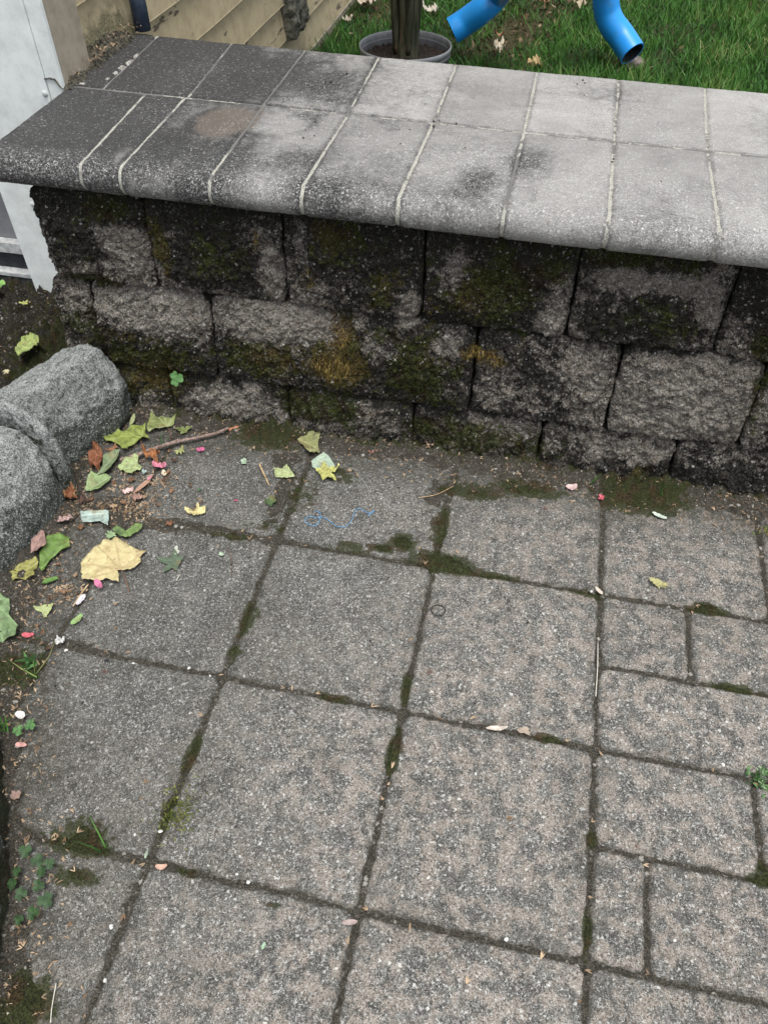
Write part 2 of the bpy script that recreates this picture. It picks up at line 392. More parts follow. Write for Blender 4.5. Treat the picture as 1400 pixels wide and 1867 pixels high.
GX, GY = np.meshgrid(xs, ys, indexing='ij'); P = np.stack([GX.ravel(), GY.ravel(), np.zeros(GX.size)], 1)
gm = ground_moss(P); lefte = leftx(P[:, 1])-P[:, 0]
wfm = ss(.26, .31, P[:, 1])*.45
gm2 = np.clip(np.maximum(gm, np.maximum(wfm, .5*ss(.02, .12, lefte))), 0, 1.2)+.18
z = groundz(np.column_stack([P, gm]))
P[:, 2] = z
ground = tag(obj('ground', P, gridfaces(len(xs), len(ys)), M_GROUND, attrs={'moss': gm2-ss(.10, .3, lefte)*.25, 'humus': ss(.04, .2, lefte)}), kind='structure')

# ------------------------------------------------------------------ paving
pav = tag(empty('pavement', (0, 0, 0)), kind='structure')
U = .3
def slab(u0, u1, v0, v1, seed):
    x0, x1, y0, y1 = u0*U, u1*U, v0*U, v1*U
    g = .0019; hx = (x1-x0)/2-g; hy = (y1-y0)/2-g; cx = (x0+x1)/2; cy = (y0+y1)/2
    st = .003
    def axis(h):
        n = max(8, int(2*h/st)); a = np.linspace(-h, h, n); return np.concatenate([[-h, -h+.0006], a[1:-1], [h-.0006, h]])
    ax, ay = axis(hx), axis(hy); ax = np.concatenate([[-hx], ax, [hx]]); ay = np.concatenate([[-hy], ay, [hy]])
    A, B = np.meshgrid(ax, ay, indexing='ij'); p = np.stack([A.ravel(), B.ravel()], 1)
    sk = np.zeros(A.shape, bool); sk[0] = sk[-1] = True; sk[:, 0] = sk[:, -1] = True; sk = sk.ravel()
    r = .014; h = np.array([hx, hy]); q = np.maximum(np.abs(p)-(h-r), 0); d = np.linalg.norm(q, axis=1)
    f = np.where(d > r, r/np.maximum(d, 1e-9), 1); p2 = np.sign(p)*(np.minimum(np.abs(p), h-r)+q*f[:, None])
    e = r-np.minimum(d, r); e = np.where((q.sum(1) == 0), r+np.min(h-r-np.abs(p), axis=1), e)
    W3 = np.stack([p2[:, 0]+cx, p2[:, 1]+cy, np.zeros(len(p2))], 1)
    wob = fbm(W3+seed, 22, 4, 5)*.0050+fbm(W3+seed, 100, 3, 15)*.0034
    fac = (np.abs(p)/h)**8
    W3[:, 0] += np.sign(p[:, 0])*fac[:, 0]*(wob-.001); W3[:, 1] += np.sign(p[:, 1])*fac[:, 1]*(wob-.001)
    nE = fbm(W3, 90, 3, 6)
    wear = .0045+.005*nE
    z = -.0052*(1-ss(0, 1, e/np.maximum(wear, .003)))+fbm(W3, 5, 2, 7)*.0012+fbm(W3, 160, 3, 8)*.0009
    z += (random.random()-.5)*.002
    z[sk] = -.035; W3[:, 2] = z
    X, Y = W3[:, 0], W3[:, 1]
    big = fbm(W3, 6, 3, 9); tone = random.uniform(-.10, .14)
    edge = (1-ss(.000, .006+.010*nE, e))*.72+(1-ss(0, .05, e))*(.18+.25*nE)
    wallside = ss(.16+big*.08, .27, Y)*.75
    left = ss(-.10, .05, leftx(Y)-X+big*.06)*.75
    broad = tone+ss(.30, -.45, X+Y*.25)*.60+ss(-.15, .3, Y)*.26
    dirt = np.clip(edge+wallside+left+broad*(.8+big), 0, 1)
    stain = blobs(W3, (0, 1), [(680, 850, 45, 16, .9), (560, 880, 40, 30, .5), (380, 820, 110, 50, .6), (300, 940, 160, 50, .5), (515, 900, 22, 80, .8), (505, 985, 40, 16, .7), (1100, 905, 20, 14, .6), (800, 900, 26, 30, .7), (640, 850, 90, 26, .6)], at)
    dirt = np.maximum(dirt, stain); dirt = np.clip(dirt+np.clip(fbm(W3, 9, 4, 19, .6), 0, 1)*.55, 0, 1)
    warm = np.clip(ss(-.05, .6, X-(Y)*.55-.05+big*.35), 0, 1)
    moss = np.clip(ground_moss(W3)*.95+wallside*.35+left*.28+(1-ss(0, .012, e))*.28, 0, 1.1)
    F = gridfaces(len(ax), len(ay))
    return obj('paving_slab', W3, F, M_PAVER, pav, {'dirt': dirt, 'warm': warm, 'moss': moss})
SL = []
for u in (-1, 0, 1, 2): SL.append((u, u+1 if u != 2 else 2.97, 0, .985))
SL.append((2.97, 4, 0, .985)); SL.append((-2, -1, 0, .985))
for v in (-1, -2, -3, -4):
    for u in (-2, -1, 0, 1): SL.append((u, u+1, v, v+1))
SL += [(2, 2.5, -.5, 0), (2.5, 3.5, -.5, 0), (3.5, 4, -.5, 0), (2, 3, -1, -.5), (3, 4, -1, -.5), (2, 2.77, -1.5, -1), (2.77, 3.5, -1.5, -1), (3.5, 4, -1.5, -1),
       (2, 2.25, -2, -1.5), (2.25, 3.25, -2, -1.5), (3.25, 4, -2, -1.5), (2, 3, -3, -2), (3, 4, -3, -2), (2, 3, -4, -3), (3, 4, -4, -3)]
for i, s in enumerate(SL): slab(*s, seed=i*1.7)

# ------------------------------------------------------------------ garden wall
wall = tag(empty('garden_wall', (.2, .31, 0)), 'low mossy retaining wall of split concrete blocks with a rounded pale coping', 'wall')
YW = .31
def convw(px, py): return aty(px, py, YW)
WM = [(200, 390, 90, 35, .9), (130, 460, 40, 50, .55), (285, 450, 24, 70, 1.1), (400, 480, 75, 60, .75), (465, 440, 16, 26, 1.), (600, 450, 85, 50, .85), (560, 510, 16, 30, 1.), (700, 530, 55, 60, .75),  # first spot paints the shade under the coping into the moss mask
      (880, 530, 110, 70, 1.15), (960, 600, 60, 40, .6), (1140, 482, 110, 24, 1.15), (1200, 600, 90, 50, .8), (1000, 500, 60, 30, .9), (1395, 640, 28, 36, 1.1), (160, 515, 60, 16, 1.1), (160, 580, 55, 40, .8), (270, 640, 120, 40, 1.1),
      (480, 650, 80, 40, 1.), (620, 650, 80, 60, 1.25), (760, 670, 90, 70, 1.1), (880, 655, 60, 18, 1.), (1375, 740, 24, 70, 1.), (285, 690, 75, 34, 1.1), (430, 745, 90, 28, .7), (600, 745, 120, 30, 1.), (870, 795, 130, 30, 1.15), (1180, 855, 45, 25, .8),
      (700, 620, 60, 20, .9), (1250, 500, 60, 20, .9), (950, 810, 80, 25, .9)]
WG = [(465, 440, 16, 24, 1.), (465, 505, 10, 10, .8), (560, 510, 12, 28, 1.), (285, 440, 20, 60, .35), (614, 610, 20, 26, 1.2), (610, 665, 46, 26, .95), (520, 650, 60, 40, .4), (880, 652, 60, 18, 1.), (780, 580, 14, 18, .9), (280, 690, 50, 26, .45), (710, 520, 50, 40, .25), (585, 440, 40, 25, .3), (250, 590, 40, 40, .25), (1250, 640, 40, 20, .4), (850, 560, 40, 60, .2), (1155, 855, 14, 8, .7)]
WD = [(190, 380, 130, 30, 1.3), (130, 440, 60, 30, .8), (400, 480, 80, 60, .95), (600, 450, 90, 55, .8), (700, 500, 60, 60, .8), (880, 540, 110, 90, .85), (1180, 590, 90, 60, .8), (280, 650, 120, 50, .8), (740, 680, 110, 60, .8), (960, 700, 60, 40, .5), (1390, 560, 60, 50, .7), (1250, 870, 150, 40, .6), (330, 500, 30, 60, .6), (900, 470, 260, 14, .8)]  # dark stains; the spots along the top paint the coping's shade
WC = [(225, 455, 45, 38, 1), (210, 560, 50, 22, .8), (300, 560, 60, 26, 1.2), (290, 590, 60, 28, .7), (470, 585, 100, 24, 1.2), (560, 600, 40, 30, .9), (680, 640, 30, 18, .5), (490, 500, 24, 50, .9), (545, 430, 14, 60, .6), (1000, 590, 26, 40, .8), (820, 500, 30, 35, .8), (1080, 690, 60, 50, .5), (1230, 740, 110, 60, 1.3), (810, 640, 30, 30, .6), (740, 580, 20, 30, .6), (920, 700, 50, 40, .4), (1190, 520, 110, 18, .9), (420, 725, 60, 20, .7), (1150, 820, 90, 18, .7), (1300, 560, 30, 50, .5)]
block_arrays = []
def wblock(x0, x1, z0, z1, yf, seed, depth=.28, lean=.0):
    g = .0019; hw = (x1-x0)/2-g; hh = (z1-z0)/2-g*.9; cx = (x0+x1)/2; cz = (z0+z1)/2; r = .0135; st = .0017
    def axis(h):
        inner = np.linspace(-(h-r), h-r, max(6, int(2*(h-r)/st))); ph = np.linspace(0, np.pi/2, 13)[1:]
        pos = np.concatenate([-(h-r+r*np.sin(ph[::-1])), inner, h-r+r*np.sin(ph)])
        dep = np.concatenate([r*(1-np.cos(ph[::-1])), 0*inner, r*(1-np.cos(ph))])
        pos = np.concatenate([[-h, -h], pos, [h, h]]); dep = np.concatenate([[depth, r*1.5], dep, [r*1.5, depth]])
        return pos, dep
    (ax, dx), (az, dz) = axis(hw), axis(hh)
    A, B = np.meshgrid(ax, az, indexing='ij'); DA, DB = np.meshgrid(dx, dz, indexing='ij')
    a, b, da, db = A.ravel(), B.ravel(), DA.ravel(), DB.ravel()
    dep = np.minimum(np.sqrt(da**2+db**2), depth)
    rc = .022; qa = np.maximum(np.abs(a)-(hw-rc), 0); qb = np.maximum(np.abs(b)-(hh-rc), 0); dq = np.sqrt(qa**2+qb**2); fq = np.where(dq > rc, rc/np.maximum(dq, 1e-9), 1)
    a2 = np.sign(a)*(np.minimum(np.abs(a), hw-rc)+qa*fq); b2 = np.sign(b)*(np.minimum(np.abs(b), hh-rc)+qb*fq)
    P = np.stack([a2+cx, np.full(len(a), yf), b2+cz], 1)
    bulge = -.012*(1-np.abs(a/hw)**3)*(1-np.abs(b/hh)**3)
    en = 1-.55*np.clip((da+db)/.016, 0, 1)
    n = (fbm(P+seed*3.1, 13, 3, 11)*.016+fbm(P+seed, 36, 4, 12, .62, True)*.0135)*en+fbm(P, 110, 4, 13, .7)*.0080+fbm(P, 420, 2, 14)*.0045
    fade = np.clip(1-dep/.06, 0, 1)
    P[:, 1] += dep+(bulge+n)*fade+lean*(b/hh)*fade+lean*1.3*np.maximum(b/hh-.35, 0)*fade
    P[:, 0] += fbm(P+seed, 26, 3, 15)*.007*(np.abs(a)/hw)**4*fade; P[:, 2] += fbm(P+seed+9, 26, 3, 16)*.0035*(np.abs(b)/hh)**4*fade
    Q = P.copy(); Q[:, 1] = YW
    nz = fbm(P, 16, 4, 21, .6); nz2 = fbm(P, 45, 3, 22)
    clear = blobs(Q, (0, 2), WC, convw)
    joint = np.clip((da+db)/.03, 0, 1)
    moss = np.clip(blobs(Q, (0, 2), WM, convw)+nz*.55+nz2*.2+.0+joint*.15-clear*.75, 0, 1.15)
    gold = np.clip(blobs(Q, (0, 2), WG, convw)+nz2*.3*(blobs(Q, (0, 2), WG, convw) > .15), 0, 1)
    dirt = np.clip(.47+blobs(Q, (0, 2), WD, convw)*.8+nz*.6-clear*.9+joint*.6+ss(.45, .49, P[:, 2])*.5, 0, 1)  # dirt, plus coping shade painted into the colour by the height term
    o = obj('wall_block', P, gridfaces(len(ax), len(az)), M_BLOCK, wall, {'moss': moss, 'gold': gold, 'dirt': dirt, 'pale': np.clip(clear, 0, 1)})
    keep = dep < .03
    block_arrays.append((P[keep], moss[keep], gold[keep]))
c1 = [-.528, -.307, -.049, .207, .468, .722, .975, 1.23]
c2 = [-.548, -.462, -.212, .312, .575, .822, 1.08, 1.34]
c3 = [-.55, -.33, -.065, .20, .46, .72, .98, 1.24]
k = 0
for cs, z0, z1, yf, ln_ in ((c3, -.075, .112, .302, .004), (c2, .112, .300, .310, .008), (c1, .300, .487, .320, .003)):
    for a, b in zip(cs[:-1], cs[1:]):
        k += 1; wblock(a, b, z0, z1, yf, k, lean=ln_)
V, F = box(-.52, 1.33, .50, .86, -.05, .486); obj('wall_core', V, F, M_BLOCK, wall, {'moss': np.full(8, .2), 'gold': np.zeros(8), 'dirt': np.full(8, .6)}, smooth=False)

# coping: mortar bed + two rows of stones, the front row bullnosed
def yfront(X): return .280-.018*X
def ymid(X): return .600-.042*X
def yback(X): return .918-.055*X
ZT, RN = .55, .0275
CD = [(60, 240, 110, 60, 1.25), (150, 110, 90, 50, 1.25), (250, 130, 90, 60, 1.15), (230, 215, 60, 60, 1.1), (300, 110, 60, 40, 1.), (380, 80, 60, 26, .9), (30, 300, 60, 30, .8), (130, 320, 120, 20, .7),
      (430, 160, 60, 26, .75), (400, 290, 60, 50, .6), (430, 110, 50, 30, .7), (510, 130, 60, 34, .6), (590, 150, 60, 24, .5), (300, 270, 60, 40, .45), (540, 290, 60, 24, .45), (600, 340, 100, 36, .3), (620, 180, 50, 14, .35), (870, 330, 40, 28, .65), (830, 345, 30, 20, .4),
      (965, 295, 45, 30, .55), (1090, 170, 80, 22, .35), (560, 210, 30, 10, .35), (1200, 380, 60, 30, .2), (460, 400, 60, 14, .6), (730, 440, 400, 10, .5), (1050, 250, 60, 14, .2), (700, 300, 40, 40, .15), (1390, 230, 40, 40, .2),
      (372, 222, 24, 20, .95)]
CT = [(410, 221, 34, 19, 1.5), (462, 216, 9, 20, .8)]
CP = [(260, 325, 60, 26, .5), (450, 365, 70, 30, .5), (90, 315, 60, 24, .25), (640, 390, 80, 26, .35), (330, 300, 40, 24, .25), (205, 215, 60, 20, .3), (530, 230, 70, 32, .5), (220, 285, 34, 22, .4), (375, 100, 26, 10, .45), (435, 255, 34, 10, .3)]
def at55(px, py): return at(px, py, ZT)
def cap_attrs(P, tile, s, nose, edge):
    Q = P.copy()
    d = blobs(P, (0, 1), CD, at55)-blobs(P, (0, 1), CP, at55)*.8
    big = fbm(P, 7, 4, 31, .6)
    d = d+big*.30*(.6+ss(.5, -.3, P[:, 0]))+.06
    sw = (P[:, 0]-at55(505, 215)[0])**2+((P[:, 1]-at55(505, 215)[1])*.9)**2
    d += .24*np.exp(-((np.sqrt(sw)-.075)/.013)**2)*ss(.05, .0, P[:, 1]-at55(505, 215)[1])
    d += (1-ss(.0, .010, edge))*.25+nose*.12
    d += ss(-.15, -.45, P[:, 0])*.22+ss(.45, -.25, P[:, 0]+big*.2)*.34
    d += np.clip(fbm(P*np.array([1, .6, 1]), 16, 4, 34, .65), 0, 1)*.60*ss(1.3, -.2, P[:, 0])
    lf_ = .35+.65*ss(-.35, .15, P[:, 0]); sp = np.clip(.32+nose*.16*lf_+ss(.52, .30, P[:, 1])*.20*lf_+fbm(P, 5, 3, 33)*.5-ss(-.05, -.35, P[:, 0])*.26*(1-nose)-ss(.35, .6, P[:, 1])*.12*ss(0, .3, P[:, 0]), 0.08, 1.1)
    tn = blobs(P, (0, 1), CT, at55)
    return {'dirt': np.clip(d, 0, 1), 'speck': sp, 'tan': np.clip(tn*1.1, 0, 1), 'tile': np.full(len(P), tile)}
def nose_profile(yf, ym, inset=0.0, n=24):
    """list of (y,z,nose) from back top to front and under"""
    r = RN-inset; top = [(ym+(yf+RN-ym)*t, ZT-inset, 0) for t in np.linspace(0, 1, 90)]
    arc = [(yf+RN-r*math.sin(p), ZT-RN+r*math.cos(p), min(1, p*1.2)) for p in np.linspace(0, math.pi, n*2)[1:]]
    und = [(yf+RN+t, ZT-2*RN+inset, 1) for t in (.02, .06, .2)]
    return top+arc+und
def cap_tile(xf0, xf1, xb0, xb1, front, seed, gx=.0036):
    n = max(12, int((xf1-xf0)/.0028)); S = np.linspace(0, 1, n); S = np.concatenate([[0, 0, .004], S[1:-1], [.996, 1, 1]])
    rows = []
    tl = random.uniform(-1, 1)
    if front:
        prof = np.array(nose_profile(0, 1)); 
    else:
        prof = np.array([(t, ZT, 0) for t in np.linspace(0, 1, 100)])
    P = []; nose = []; edge = []
    for s_i, s in enumerate(S):
        # x runs from the back row position to the front one
        for j in range(len(prof)):
            t = j/(len(prof)-1)
            if front:
                tt = min(1, j/89)
                xa = xb0+(xf0-xb0)*tt+gx; xb = xb1+(xf1-xb1)*tt-gx; x = xa+(xb-xa)*s
                yf = yfront(x); ym = ymid(x)-.0025
                if j < 90: y = ym+(yf+RN-ym)*tt; zz = ZT; nn = ss(.86, 1, tt); ed = min(abs(y-ym), .05)
                else: y = prof[j, 0]-0+yf; zz = prof[j, 1]; nn = 1; ed = .05
            else:
                xa = xb0+(xf0-xb0)*t+gx; xb = xb1+(xf1-xb1)*t-gx; x = xa+(xb-xa)*s
                y = yback(x)+(ymid(x)+.0025-yback(x))*t; zz = ZT; nn = 0; ed = min(abs(y-yback(x)), abs(y-ymid(x)-.0025), .05)
            ed = min(ed, x-xa, xb-x)
            P.append((x, y, zz)); nose.append(nn); edge.append(ed)
    P = np.array(P); nose = np.array(nose, float); edge = np.array(edge)
    m = len(prof); nS = len(S)
    bz = fbm(P+seed, 140, 3, 41)*.0006+fbm(P+seed, 8, 2, 42)*.001
    w_ = fbm(P+seed, 40, 3, 43)
    dr = .0022*(1-ss(0, .005+.002*w_, edge))
    ctr = P.copy(); ctr[:, 0] = P[:, 0]
    if front:
        cen = np.stack([P[:, 0], np.maximum(yfront(P[:, 0])+RN, P[:, 1]), np.full(len(P), ZT-RN)], 1)
        nrm = P-cen; nrm /= np.linalg.norm(nrm, axis=1)[:, None]+1e-9
        P += nrm*(bz-dr)[:, None]
    else: P[:, 2] += bz-dr
    P[:, 0] += w_*.0022*(edge < .004)
    if front:
        A = P.reshape(nS, m, 3); A[0, :, 2] = np.minimum(A[0, :, 2], ZT-.03); A[-1, :, 2] = np.minimum(A[-1, :, 2], ZT-.03); A[:, 0, 2] -= 0.02
        A[0, :, 1] = np.maximum(A[0, :, 1], yfront(A[0, :, 0])+RN); A[-1, :, 1] = np.maximum(A[-1, :, 1], yfront(A[-1, :, 0])+RN)
    else:
        A = P.reshape(nS, m, 3); A[0, :, 2] -= .04; A[-1, :, 2] -= .04; A[:, 0, 2] -= .055; A[:, -1, 2] -= .02
    P = A.reshape(-1, 3)
    at_ = cap_attrs(P, tl, 0, nose, edge)
    return obj('coping_stone', P, gridfaces(nS, m), M_CAP, wall, at_)
FJ = [-.573, -.386, -.313, -.152, .007, .168, .337, .497, .66, .82, .98, 1.14, 1.30]
FM = [-.573, -.406, -.322, -.160, .009, .172, .340, .50, .66, .82, .98, 1.14, 1.30]
BJ = [-.573, -.520, -.340, -.168, -.001, .168, .339, .505, .673, .84, 1.0, 1.15, 1.31]
BM = [-.573, -.500, -.317, -.162, .007, .172, .340, .500, .660, .82, .98, 1.14, 1.30]
for i in range(len(FJ)-1):
    cap_tile(FJ[i], FJ[i+1], FM[i], FM[i+1], True, i*2.3, gx=.0028)
    cap_tile(BM[i], BM[i+1], BJ[i], BJ[i+1], False, i*3.1+50, gx=.0025)
# mortar bed just under the stone tops, following the nose
S = np.arange(-.565, 1.295, .006); P = []
ins = .0030
for x in S:
    yf, ym, yb = yfront(x), ymid(x), yback(x)
    P += [(x, yb+.002, ZT-.054), (x, yb+.002, ZT-ins)]
    for t in np.linspace(0, 1, 60)[1:]: P.append((x, yb+(yf+RN-yb)*t, ZT-ins))
    r = RN-ins*.8
    for p in np.linspace(0, math.pi, 24)[1:]: P.append((x, yf+RN-r*math.sin(p), ZT-RN+r*math.cos(p)))
    P.append((x, yf+.2, ZT-2*RN+ins))
P = np.array(P); m = len(P)//len(S)
P[:, 2] += fbm(P, 90, 3, 51)*.0014
zone = blobs(P, (0, 1), [(930, 320, 14, 50, 1.2), (235, 105, 30, 40, 1.3), (390, 120, 20, 34, .8), (300, 200, 14, 14, .5), (170, 270, 10, 20, .3), (210, 60, 10, 10, .3), (480, 190, 60, 12, .9), (450, 230, 16, 40, .8), (300, 160, 60, 8, .3), (500, 160, 30, 60, .8), (650, 160, 20, 30, .6), (560, 110, 60, 60, .8), (1010, 260, 200, 5, 1.), (1290, 130, 1, 1, .1), (700, 200, 300, 6, .8), (1120, 190, 14, 60, .5), (420, 310, 1, 1, 0.1)], at55)
ymj = np.abs(P[:, 1]-ymid(P[:, 0]))
zone = np.maximum(zone, .55*(ymj < .006)); zone = zone+ss(-.1, -.4, P[:, 0])*.12+np.clip(fbm(P, 14, 3, 52), -1, 1)*.35
obj('mortar', P, gridfaces(len(S), m), M_MORTAR, wall, {'dirt': zone})

M_CHUNK = mat_simple('white_mortar_chunk', (.20, .195, .175), (.52, .51, .46), 160, .9, .9, .003)
def chunk(px, py, sx, sy, a, seed):
    c = at(px, py, ZT); n_ = 9; A_, B_ = np.meshgrid(np.linspace(-1, 1, n_), np.linspace(-1, 1, n_), indexing='ij'); x_, y_ = A_.ravel(), B_.ravel()
    P_ = np.stack([x_*sx, y_*sy, .0015-.006*(np.maximum(np.abs(x_), np.abs(y_)) > .95)], 1); P_ += np.stack([perlin(P_*300+seed), perlin(P_*300+seed+7), perlin(P_*400+seed+3)*.5], 1)*.0016
    ca_, sa_ = math.cos(a), math.sin(a); P_[:, :2] = P_[:, :2] @ np.array([[ca_, sa_], [-sa_, ca_]]); obj('mortar_chunk', P_+c, gridfaces(n_, n_), M_CHUNK, wall)
for i, (px, py, sx, sy) in enumerate([(236, 112, .0045, .012), (222, 122, .005, .010), (210, 132, .0035, .007), (248, 100, .0025, .010), (196, 143, .003, .006), (286, 67, .003, .006), (150, 152, .006, .003), (163, 120, .004, .006)]): chunk(px, py, sx, sy, -.05, i)
# ------------------------------------------------------------------ house
house = tag(empty('house', (-.6, .62, 0)), 'tan clapboard house corner with peeling paint and a white corner panel', 'house')
def mat_paint(name, base, dark, wood, peel=.62, sc_=9):
    t = NT(name); st = t.stretch(3, .6, 3); n = t.noise(sc_, 6, .7, st); f = t.noise(240, 3); m = t.noise(26, 5, .7)
    c = t.mix(t.rng(m, .35, .7), base, dark); pm = t.rng(n, peel, peel+.015)
    c = t.mix(t.math('MULTIPLY', t.rng(f, .56, .7), .35), c, dark)
    c = t.mix(pm, c, wood)
    al = t.attr('algae'); am = t.rng(t.math('ADD', al, t.math('MULTIPLY', t.math('SUBTRACT', m, .5), 1.)), .35, .7)
    c = t.mix(t.math('MULTIPLY', am, .85), c, t.mix(t.rng(f, .4, .6), (.05, .052, .028), (.20, .19, .11)))
    crack = t.rng(t.noise(60, 2, .5, t.stretch(2.5, .5, 2.5)), .495, .503, 0, 1)
    h = t.math('ADD', t.math('MULTIPLY', pm, -2.5), t.math('MULTIPLY', f, .25))
    return t.done(c, .7, t.bump(h, .8, .0015), .35)
M_SIDING = mat_paint('tan_paint', (.46, .385, .245), (.36, .295, .185), (.13, .105, .075), .63)
M_CORNER = mat_paint('grey_tan_paint', (.36, .32, .255), (.27, .235, .18), (.15, .12, .09), .70)
M_WHITE = mat_paint('white_paint', (.76, .80, .78), (.62, .655, .64), (.48, .50, .48), .78)
M_GREYP = mat_simple('grey_door_paint', (.17, .175, .185), (.21, .215, .22), 40, .5, .15)
# clapboards: one mesh, each lapped board tapered; runs along Y
V = []; F = []; al = []
yy = np.linspace(.70, 6.2, 300)
zb0 = .09; ex = .112
for kq in range(26):
    z0 = zb0+ex*kq; z1 = z0+ex+.012
    prof = [(-.596, z0), (-.597, z0+.002), (-.6125, z1), (-.62, z1), (-.615, z0), ]
    base = len(V)
    for y in yy:
        wv = .0015*math.sin(y*3+kq*2)+.001*math.sin(y*9.7+kq)
        for (x, z_) in prof: V.append((x, y, z_+wv))
    for i in range(len(yy)-1):
        for j in range(len(prof)):
            a = base+i*5+j; b = base+i*5+(j+1) % 5; F.append((a, b, b+5, a+5))
    F.append(tuple(base+j for j in range(5))); F.append(tuple(base+(len(yy)-1)*5+j for j in range(5))[::-1])
V = np.array(V)
alg = np.clip(blobs(V, (1, 2), [(200, 105, 50, 40, 1.1), (235, 80, 22, 50, .9)], lambda a, b: atx(a, b, -.6))+ss(.14, .08, V[:, 2])*.4+(V[:, 1] < .97)*(V[:, 2] < .62)*.35, 0, 1)
obj('siding', V, F, M_SIDING, house, {'algae': alg}, smooth=False)
def hbox(name, b, mat, bev=.002, alg=0.):
    o = bevbox(name, b, mat, house, bev)
    a = o.data.attributes.new('algae', 'FLOAT', 'POINT')
    co = np.empty(len(o.data.vertices)*3, np.float32); o.data.vertices.foreach_get('co', co); z_ = co.reshape(-1, 3)[:, 2]
    a.data.foreach_set('value', (np.clip(ss(.62, .5, z_)*alg, 0, 1)).astype(np.float32)); return o
hbox('corner_board', (-.62, -.5755, .6145, .732, .50, 3.0), M_CORNER, .003, .25)
hbox('wall', (-3.5, -.6165, .70, 6.4, -.05, 3.0), M_SIDING, .002)
hbox('trim_board', (-.800, -.6075, .600, .6215, .010, 3.0), M_WHITE, .002, .0)
hbox('trim_strip', (-.6065, -.5735, .604, .6140, .45, 3.0), M_WHITE, .001, .25)
M_GREYN = mat_simple('painted_nail', (.42, .45, .44), (.5, .53, .52), 90, .7, .2)
for (px, py) in ((82, 170), (60, 372)):
    c = aty(px, py, .6); V, F = tube([c+np.array([0, .002, 0]), c+np.array([0, -.0015, 0]), c+np.array([0, -.003, 0])], [.006, .0058, .004], 14); obj('nail_head', V, F, M_GREYN, house)
# recessed door, sill and footing left of the panel
hbox('door', (-1.9, -.79, .665, .70, .155, 2.2), M_GREYP)
for o_ in ():
    pass
M_DARK = mat_simple('dark_rubber', (.012, .014, .017), (.03, .033, .037), 60, .6, .2)
M_ALU = mat_simple('worn_aluminium', (.35, .36, .36), (.55, .56, .55), 80, .45, .2, .001, .5)
M_FOOT = mat_simple('grey_footing', (.05, .055, .05), (.13, .135, .125), 50, .9, .6, .003)
hbox('door_rail', (-1.9, -.79, .640, .664, .140, .168), M_ALU)
hbox('door_sweep', (-1.9, -.79, .650, .690, .095, .138), M_DARK)
hbox('threshold', (-1.9, -.79, .628, .690, .082, .094), M_ALU)
hbox('footing', (-1.95, -.7995, .634, .69, -.05, .076), M_FOOT, .006)
# slate blue downpipe and a weathered wood block on the siding
M_SLATE = mat_simple('slate_blue_paint', (.035, .05, .085), (.06, .08, .12), 70, .5, .3)
cP = atx(232, 40, -.58)
V, F = tube([(-.572, .985, z_) for z_ in (.548, .62, .9, 1.6, 2.9)], [.0185]*5, 20)
dp = obj('downpipe', V, F, M_SLATE, house)
M_WOODW = mat_simple('weathered_wood', (.05, .048, .035), (.17, .165, .13), 45, .9, 1.0, .006)
n = 26; A, B = np.meshgrid(np.linspace(2.10, 2.30, n), np.linspace(.20, .42, n), indexing='ij')
P = np.stack([np.full(A.size, -.565), A.ravel(), B.ravel()], 1); P[:, 0] += fbm(P, 30, 4, 61)*.03; ed = np.minimum(np.minimum(P[:, 1]-2.10, 2.30-P[:, 1]), np.minimum(P[:, 2]-.20, .42-P[:, 2])); P[:, 0] -= (ed < .004)*.05; P[:, 1] += fbm(P, 20, 3, 62)*.02; P[:, 2] += fbm(P, 20, 3, 63)*.02
obj('wood_patch', P, gridfaces(n, n), M_WOODW, house)
hbox('base_trim', (-.632, -.592, .74, 6.2, .06, .0885), M_CORNER, .002, 0)

# debris heap in the corner between house and coping
heap_n = 60; A, B = np.meshgrid(np.linspace(-.62, -.545, 34), np.linspace(.60, .98, 120), indexing='ij')
P = np.stack([A.ravel(), B.ravel(), np.zeros(A.size)], 1)
hz = ss(-.535, -.60, P[:, 0]+fbm(P, 25, 3, 71)*.03)*ss(.975, .90, P[:, 1]+fbm(P, 20, 2, 72)*.05)
P[:, 2] = .540+hz*(.030+.016*fbm(P, 45, 4, 73)+.008*fbm(P, 180, 3, 74, .6))
M_DEBRIS = mat_simple('crumbled_debris', (.010, .009, .007), (.13, .12, .09), 160, .95, 1.0, .004)
tag(obj('debris', P, gridfaces(34, 120), M_DEBRIS), 'crumbled dirt and paint flakes heaped in the corner between siding and coping', 'debris', kind='stuff')

